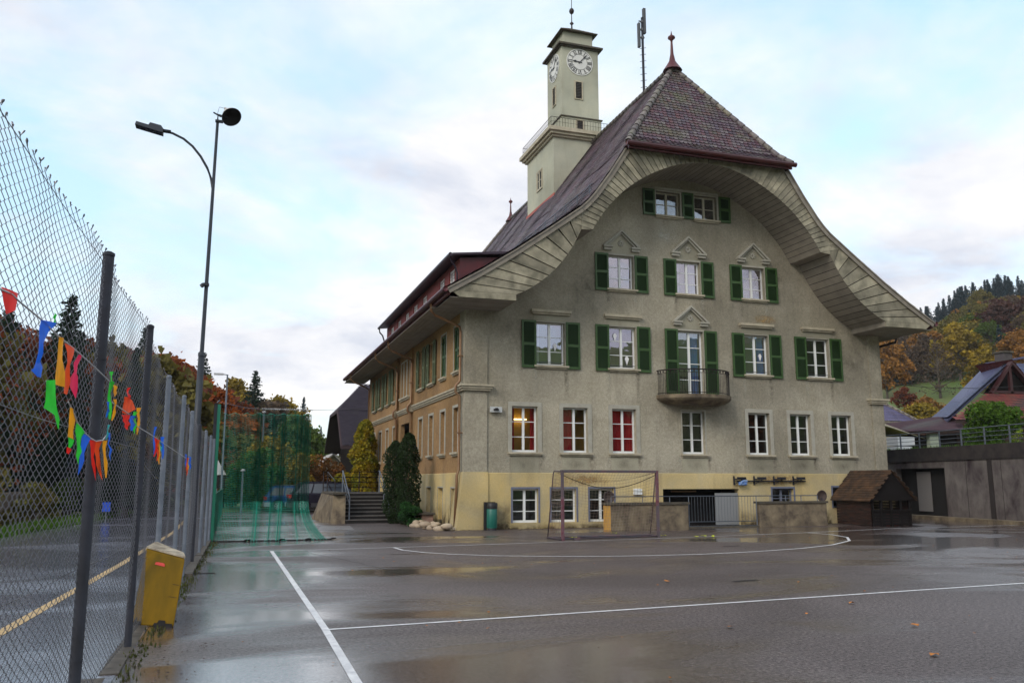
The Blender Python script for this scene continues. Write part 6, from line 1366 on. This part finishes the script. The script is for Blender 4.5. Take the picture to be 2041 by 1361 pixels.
for k in range(3):
    m = M(); m.box(x0 + 1.5 + 2.4 * k, x0 + 2.5 + 2.4 * k, 44.93, 44.99, 4.3, 5.3); m.build('window', PANE_LO, hD)
c0 = on_y(2004, 728, 47.5); m = M(); m.box(c0.x - .42, c0.x + .42, 47.2, 48.0, c0.z - 1.2, c0.z + .9); ch_ = m.build('chimney', mat('chimney_grey', (.06, .05, .055), .8, c2=(.09, .08, .08), vs=3), hD)
m = M(); m.box(c0.x - .52, c0.x + .52, 47.1, 48.1, c0.z + .905, c0.z + 1.03); m.build('chimney_cap', CAPM, ch_)
m = M(); m.tube([(XR - .2, 33, 8.0 - .2), tuple(on_y(1759, 763, 40)), tuple(on_y(1850, 772, 41) ), tuple(on_y(1950, 774, 43)), tuple(on_y(2041, 769, 45)), tuple(on_y(2200, 755, 48))], .016, 4); tag(m.build('overhead_wire', DARK), 'thin black overhead wire crossing in front of the right hill', 'wire')

# ------------------------------------------------------------------ chalet and small house at the left
ch = thing('chalet_barn', (12, 66, 0), 'big old chalet with a steep dark shingled half hipped roof beyond the stairs', 'house')
DSH = tilemat('dark_shingles', [(.03, .024, .038), (.045, .036, .052), (.035, .028, .042)], .1)
y0, y1, xg = 60.5, 71.5, 7.2
ze = 4.15; E0 = (xg, y0, ze); tiled('roof', (xg + .1, y0, ze), (30, y0, ze), (xg + .1, 63.6, 6.9), (30, 63.6, 6.9), DSH, ch, .4, .15)
tiled('roof', (xg + .1, 63.6, 6.9), (30, 63.6, 6.9), (xg + 2.1, 66, 9.15), (30, 66, 9.15), DSH, ch, .4, .15)
m = M(); slab(m, [(xg, y0, ze), (30, y0, ze), (30, 63.6, 6.88), (xg, 63.6, 6.88)], .2); slab(m, [(xg, 63.6, 6.88), (30, 63.6, 6.88), (30, 66, 9.13), (xg + 2.1, 66, 9.13)], .2); slab(m, [(xg, 68.4, 6.88), (xg, 63.6, 6.88), (xg + 2.1, 66, 9.13), (xg + 2.1, 66.01, 9.13)], .2)
slab(m, [(xg, y1, ze), (xg, 68.4, 6.88), (30, 68.4, 6.88), (30, y1, ze)], .2); slab(m, [(xg, 68.4, 6.88), (xg + 2.1, 66, 9.13), (30, 66, 9.13), (30, 68.4, 6.88)], .2); m.build('roof_edge', mat('shingle_edge', (.05, .03, .035), .8), ch)
m = M(); m.prism([(xg + 1.2, 61.6, 0), (xg + 1.2, 70.4, 0), (xg + 1.2, 70.4, ze + .4), (xg + 1.2, 68.4, 6.7), (xg + 1.2, 63.6, 6.7), (xg + 1.2, 61.6, ze + .4)], (16, 0, 0)); m.build('timber_wall', PB, ch)
m = M(); m.box(xg + 1.4, 18, 61.3, 61.55, 0, 3.6); m.build('rendered_wall', CREAM, ch)
m = M(); m.box(xg + 1.7, xg + 2.0, 61.2, 61.28, 1.6, 3.0); m.box(xg + 2.7, xg + 3.0, 61.2, 61.28, 1.6, 3.0); m.build('shutter', GREENF, ch); m = M(); m.box(xg + 2.05, xg + 2.65, 61.24, 61.29, 1.6, 3.0); m.build('window', PANE_LO, ch)
hs = thing('small_gabled_house', (7.0, 74, 0), 'small white gabled house behind the rust bush', 'house')
a, b, c_ = on_y(636, 930, 72), on_y(664, 906, 72), on_y(694, 938, 72); m = M(); m.prism([(a.x + .3, 72.2, 0), (c_.x - .2, 72.2, 0), (c_.x - .2, 72.2, c_.z), (b.x, 72.2, b.z), (a.x + .3, 72.2, a.z)], (0, 5, 0)); m.build('wall', CREAM, hs)
m = M(); slab(m, [(a.x - .2, 71.6, a.z), (b.x, 71.6, b.z + .12), (b.x, 78, b.z + .12), (a.x - .2, 78, a.z)], .14); slab(m, [(b.x, 71.6, b.z + .12), (c_.x + .2, 71.6, c_.z), (c_.x + .2, 78, c_.z), (b.x, 78, b.z + .12)], .14); m.build('roof', mat('pale_barge', (.40, .38, .36), .7), hs)
# barn and pale wall on the far side of the road
br = thing('roadside_barn', (-15, 42, 0), 'dark timber barn half hidden by trees beyond the road', 'barn')
m = M(); m.prism([(-21, 40, -.5), (-12.2, 40, -.5), (-12.2, 40, 3.6), (-16.6, 40, 6.2), (-21, 40, 3.6)], (0, 9, 0)); m.build('wall', mat('barn_wood', (.10, .06, .045), .85, c2=(.05, .03, .025), vs=2, stretch=(3, 3, .4)), br)
m = M(); slab(m, [(-21.6, 39.4, 3.2), (-16.6, 39.4, 6.35), (-16.6, 49.6, 6.35), (-21.6, 49.6, 3.2)]); slab(m, [(-16.6, 39.4, 6.35), (-11.6, 39.4, 3.2), (-11.6, 49.6, 3.2), (-16.6, 49.6, 6.35)]); m.build('roof', DECK, br)
m = M(); m.box(-14.6, -13.4, 39.95, 39.99, 1.2, 2.4); m.build('window', PANE_LO, br)
gw = M(); gw.hexa([(-11.4, 20, -.3), (-11.0, 20, -.3), (-8.1, 44, -.3), (-8.5, 44, -.3)], [(-11.4, 20, 1.15), (-11.0, 20, 1.15), (-8.1, 44, 1.25), (-8.5, 44, 1.25)]); tag(gw.build('garden_wall', mat('pale_stone_wall', (.24, .20, .16), .9, c2=(.14, .11, .09), vs=3)), 'low pale stone garden wall beyond the road', 'wall')

# ------------------------------------------------------------------ street lamps and sign at the back
def pole_lamp(x, y, h, arm, label):
    o = thing('street_lamp', (x, y, 0), label, 'street lamp'); m = M(); m.tube([(x, y, -.05), (x, y, h)], [.06, .04], 8)
    if arm: m.tube([(x, y, h - .02), (x - arm * .6, y, h + .02), (x - arm, y, h)], .025, 6)
    m.build('pole', GALV, o); m = M()
    if arm: m.box(x - arm - .1, x - arm * .35, y - .1, y + .1, h - .03, h + .05)
    else: m.lathe([(.05, 0), (.13, .04), (.11, .10), (.03, .14)], (x, y, h), 12)
    m.build('lamp_head', mat('lamp_shell', (.45, .46, .48), .5), o)
pole_lamp(-.45, 45, 7.05, .55, 'slim grey street lamp with short left arm behind the net post')
pole_lamp(.56, 47, 2.2, 0, 'short park lamp with a white mushroom head behind the net')
pole_lamp(1.9, 60, 6.3, 0, 'thin lamp pole seen through the folds of the net')
sg = thing('warning_sign', (-.66, 45.6, 0), 'grey backed triangular road sign on a pole seen from behind', 'sign')
m = M(); x, y = -.68, 45.6; m.tube([(x, y, 0), (x, y, 2.75)], .03, 6); m.build('pole', GALV, sg)
m = M(); m.prism([(x - .43, y - .05, 2.02), (x + .43, y - .05, 2.02), (x, y - .05, 2.75)], (0, .03, 0)); m.build('triangle_plate', mat('sign_back', (.55, .6, .6), .5), sg)
m = M(); m.box(x - .36, x + .38, y - .05, y - .02, 1.35, 1.98); m.build('lower_plate', DARK, sg)
bs_ = thing('blue_sign', (-5.6, 41, 0), 'small blue sign beside the far road edge', 'sign'); q_ = on_y(212, 1010, 41); m = M(); m.box(q_.x - .16, q_.x + .16, 41, 41.04, q_.z - .2, q_.z + .2); m.build('plate', mat('sign_blue', (.01, .08, .6), .5), bs_); m = M(); m.tube([(q_.x, 41.06, -.1), (q_.x, 41.06, q_.z + .18)], .025, 6); m.build('pole', GALV, bs_)

# ------------------------------------------------------------------ cars
def car(x, y, L, W, H, body, lower, label, kind, wheel_r=.32):
    o = thing('parked_car', (x, y, 0), label, 'car', 'cars parked behind the net')
    rw, fw_ = .75, L - .85; r = wheel_r; gh = .24; bl = H * .60
    if kind == 'suv': top = [(.04, .55), (.06, bl - .08), (.10, bl + .02), (.0 + .14, bl + .04)]; cab = [(.16, bl), (.62, H - .05), (1.1, H), (2.3, H), (2.9, H - .08), (3.72, bl)]
    else: cab = [(.10, bl), (.42, H - .06), (.7, H), (2.4, H), (2.75, H - .07), (3.45, bl - .02)]
    def arch(cx): return [(cx + (r + .07) * cos(pi - pi * k / 8), gh + .02 + (r + .07) * sin(pi - pi * k / 8) * .98) for k in range(9)]
    low = [(.03, gh + .05)] + [(p_[0], p_[1]) for p_ in arch(rw)] + [(p_[0], p_[1]) for p_ in arch(fw_)] + [(L - .03, gh + .05), (L, .5), (L - .05, bl - .16), (L - .35, bl - .06), (L - 1.0, bl + (.02 if kind == 'suv' else -.0)), (.12, bl + .02), (.02, bl - .1), (0, .5)]
    m = M(); m.prism([(x + a, y - W / 2, z) for a, z in low], (0, W, 0)); b = m.build('body', body, o, bevel=.05)
    n_ = len(cab); m = M(); ins = .16
    A = [(x + a, y - W / 2 + .03 + (ins if z > bl + .05 else 0), z) for a, z in cab]; B = [(x + a, y + W / 2 - .03 - (ins if z > bl + .05 else 0), z) for a, z in cab]
    m.add(A + B, [tuple(range(n_)), tuple(range(n_, 2 * n_))[::-1]] + [(i, (i + 1) % n_, n_ + (i + 1) % n_, n_ + i) for i in range(n_)]); m.build('cabin', body, o, bevel=.03)
    zs0, zs1 = bl + .06, H - .10
    def yat(z): return y - W / 2 + .03 + ins * (z - bl) / (H - .06 - bl) - .012
    c0, c1 = cab[0][0] + .16, cab[-1][0] - .18; u0, u1 = cab[1][0] + .12, cab[-2][0] - .0
    cuts = [(0, .26), (.29, .62), (.65, 1.0)]
    for f0, f1 in cuts:
        m = M(); P = [(x + c0 + (c1 - c0) * f0, yat(zs0), zs0), (x + c0 + (c1 - c0) * f1, yat(zs0), zs0), (x + u0 + (u1 - u0) * f1, yat(zs1), zs1), (x + u0 + (u1 - u0) * f0, yat(zs1), zs1)]; m.poly(P); m.build('side_window', CARG, o)
    m = M(); m.hexa([(x - .02, y - W / 2 - .005, gh + .04), (x + L + .02, y - W / 2 - .005, gh + .04), (x + L + .02, y + W / 2 + .005, gh + .04), (x - .02, y + W / 2 + .005, gh + .04)], [(x - .03, y - W / 2 - .005, gh + .10), (x + L + .02, y - W / 2 - .005, gh + .10), (x + L + .02, y + W / 2 + .005, gh + .10), (x - .03, y + W / 2 + .005, gh + .10)]) if False else None
    for a, b_ in ((.0, rw - r - .08), (rw + r + .08, fw_ - r - .08), (fw_ + r + .08, L)):
        m = M(); m.box(x + a - (.03 if a == 0 else 0), x + b_ + (.03 if b_ == L else 0), y - W / 2 - .012, y + W / 2 + .012, gh + .04, .52); m.build('lower_trim', lower, o, bevel=.01)
    for cx_ in (rw, fw_):
        for sy in (-1, 1):
            m = M(); yy = y + sy * (W / 2 - .11); m.tf = lambda a, b_, c_, cx_=cx_, yy=yy: (x + cx_ + a, yy + c_, r + b_); m.lathe([(r * .7, -.1), (r, -.09), (r, .09), (r * .7, .1)], (0, 0, 0), 22, False); wh = m.build('wheel', TYRE, o)
            m = M(); m.tf = lambda a, b_, c_, cx_=cx_, yy=yy, sy=sy: (x + cx_ + a, yy + sy * (c_ + .101), r + b_); m.lathe([(r * .62, 0), (r * .60, .01), (.001, .012)], (0, 0, 0), 20, False)
            m.m = 1
            for k in range(7): t = k * 2 * pi / 7; m.add([(r * .2 * cos(t - .3), r * .2 * sin(t - .3), .016), (r * .55 * cos(t - .12), r * .55 * sin(t - .12), .016), (r * .55 * cos(t + .35), r * .55 * sin(t + .35), .016)], [(0, 1, 2)])
            m.build('rim', [RIM, DARK], wh)
    for sy in (-1, 1):
        m = M(); yy = y + sy * (W / 2 - .10); m.box(x - .02, x + .14, yy - .11, yy + .115, bl - .2, bl - .02); m.build('tail_light', mat('tail_red', (.45, .02, .02), .2), o)
        m = M(); m.box(x + L - .22, x + L + .0, yy - .12, yy + .112, .56, .70); m.build('headlight', mat('headlight_glass', (.5, .5, .5), .1), o)
        m = M(); m.box(x + cab[-1][0] - .42, x + cab[-1][0] - .24, y + sy * W / 2 - (.1 if sy < 0 else -.0), y + sy * W / 2 + (.0 if sy < 0 else .1), bl + .04, bl + .17); m.build('mirror', body, o, bevel=.02)
    m = M(); m.poly([(x + cab[0][0] - .01, y - W / 2 + .22, bl + .08), (x + cab[0][0] - .01, y + W / 2 - .22, bl + .08), (x + cab[1][0] - .05, y + W / 2 - .3, H - .12), (x + cab[1][0] - .05, y - W / 2 + .3, H - .12)]); m.build('rear_window', CARG, o)
    m = M(); m.tube([(x + cab[1][0] + .3, y - W / 2 + .26, H + .03), (x + cab[-2][0] - .4, y - W / 2 + .26, H + .03)], .018, 5); m.tube([(x + cab[1][0] + .3, y + W / 2 - .26, H + .03), (x + cab[-2][0] - .4, y + W / 2 - .26, H + .03)], .018, 5); m.build('roof_rail', lower, o)
    return o
CARG = mat('car_glass', (.05, .065, .09), .12, spec=.8); TYRE = mat('tyre_rubber', (.02, .02, .022), .8); RIM = mat('alloy_rim', (.5, .52, .55), .3, .6)
car(1.85, 51.6, 4.35, 1.7, 1.42, mat('car_blue', (.01, .06, .24), .5, spec=.3, coat=.05), mat('car_silver_trim', (.42, .45, .50), .35, .3), 'blue estate car with silver lower trim seen through the net', 'wagon', .31)
car(3.05, 49.3, 4.5, 1.85, 1.66, mat('car_dark', (.012, .010, .022), .45, spec=.2, coat=.03), mat('car_black_trim', (.03, .03, .035), .5), 'dark grey sport utility car parked in front of the blue estate', 'suv', .37)
car(8.9, 56.3, 4.4, 1.8, 1.45, mat('car_grey', (.10, .10, .12), .3, coat=.6), mat('car_black_trim', (.03, .03, .035), .5), 'grey car mostly hidden behind the entrance stairs', 'wagon', .32)

# ------------------------------------------------------------------ haze over the valley
hz = M(); hz.box(-320, 400, -200, 420, -1.2, 92)
hm = bpy.data.materials.new('valley_haze'); hm.use_nodes = True; t_ = hm.node_tree; t_.nodes.clear(); o_ = N(t_, 'ShaderNodeOutputMaterial'); pv = N(t_, 'ShaderNodeVolumePrincipled')
pv.inputs['Color'].default_value = (.93, .96, 1, 1); pv.inputs['Density'].default_value = .00020; t_.links.new(pv.outputs[0], o_.inputs['Volume'])
tag(hz.build('haze', hm), kind='stuff')
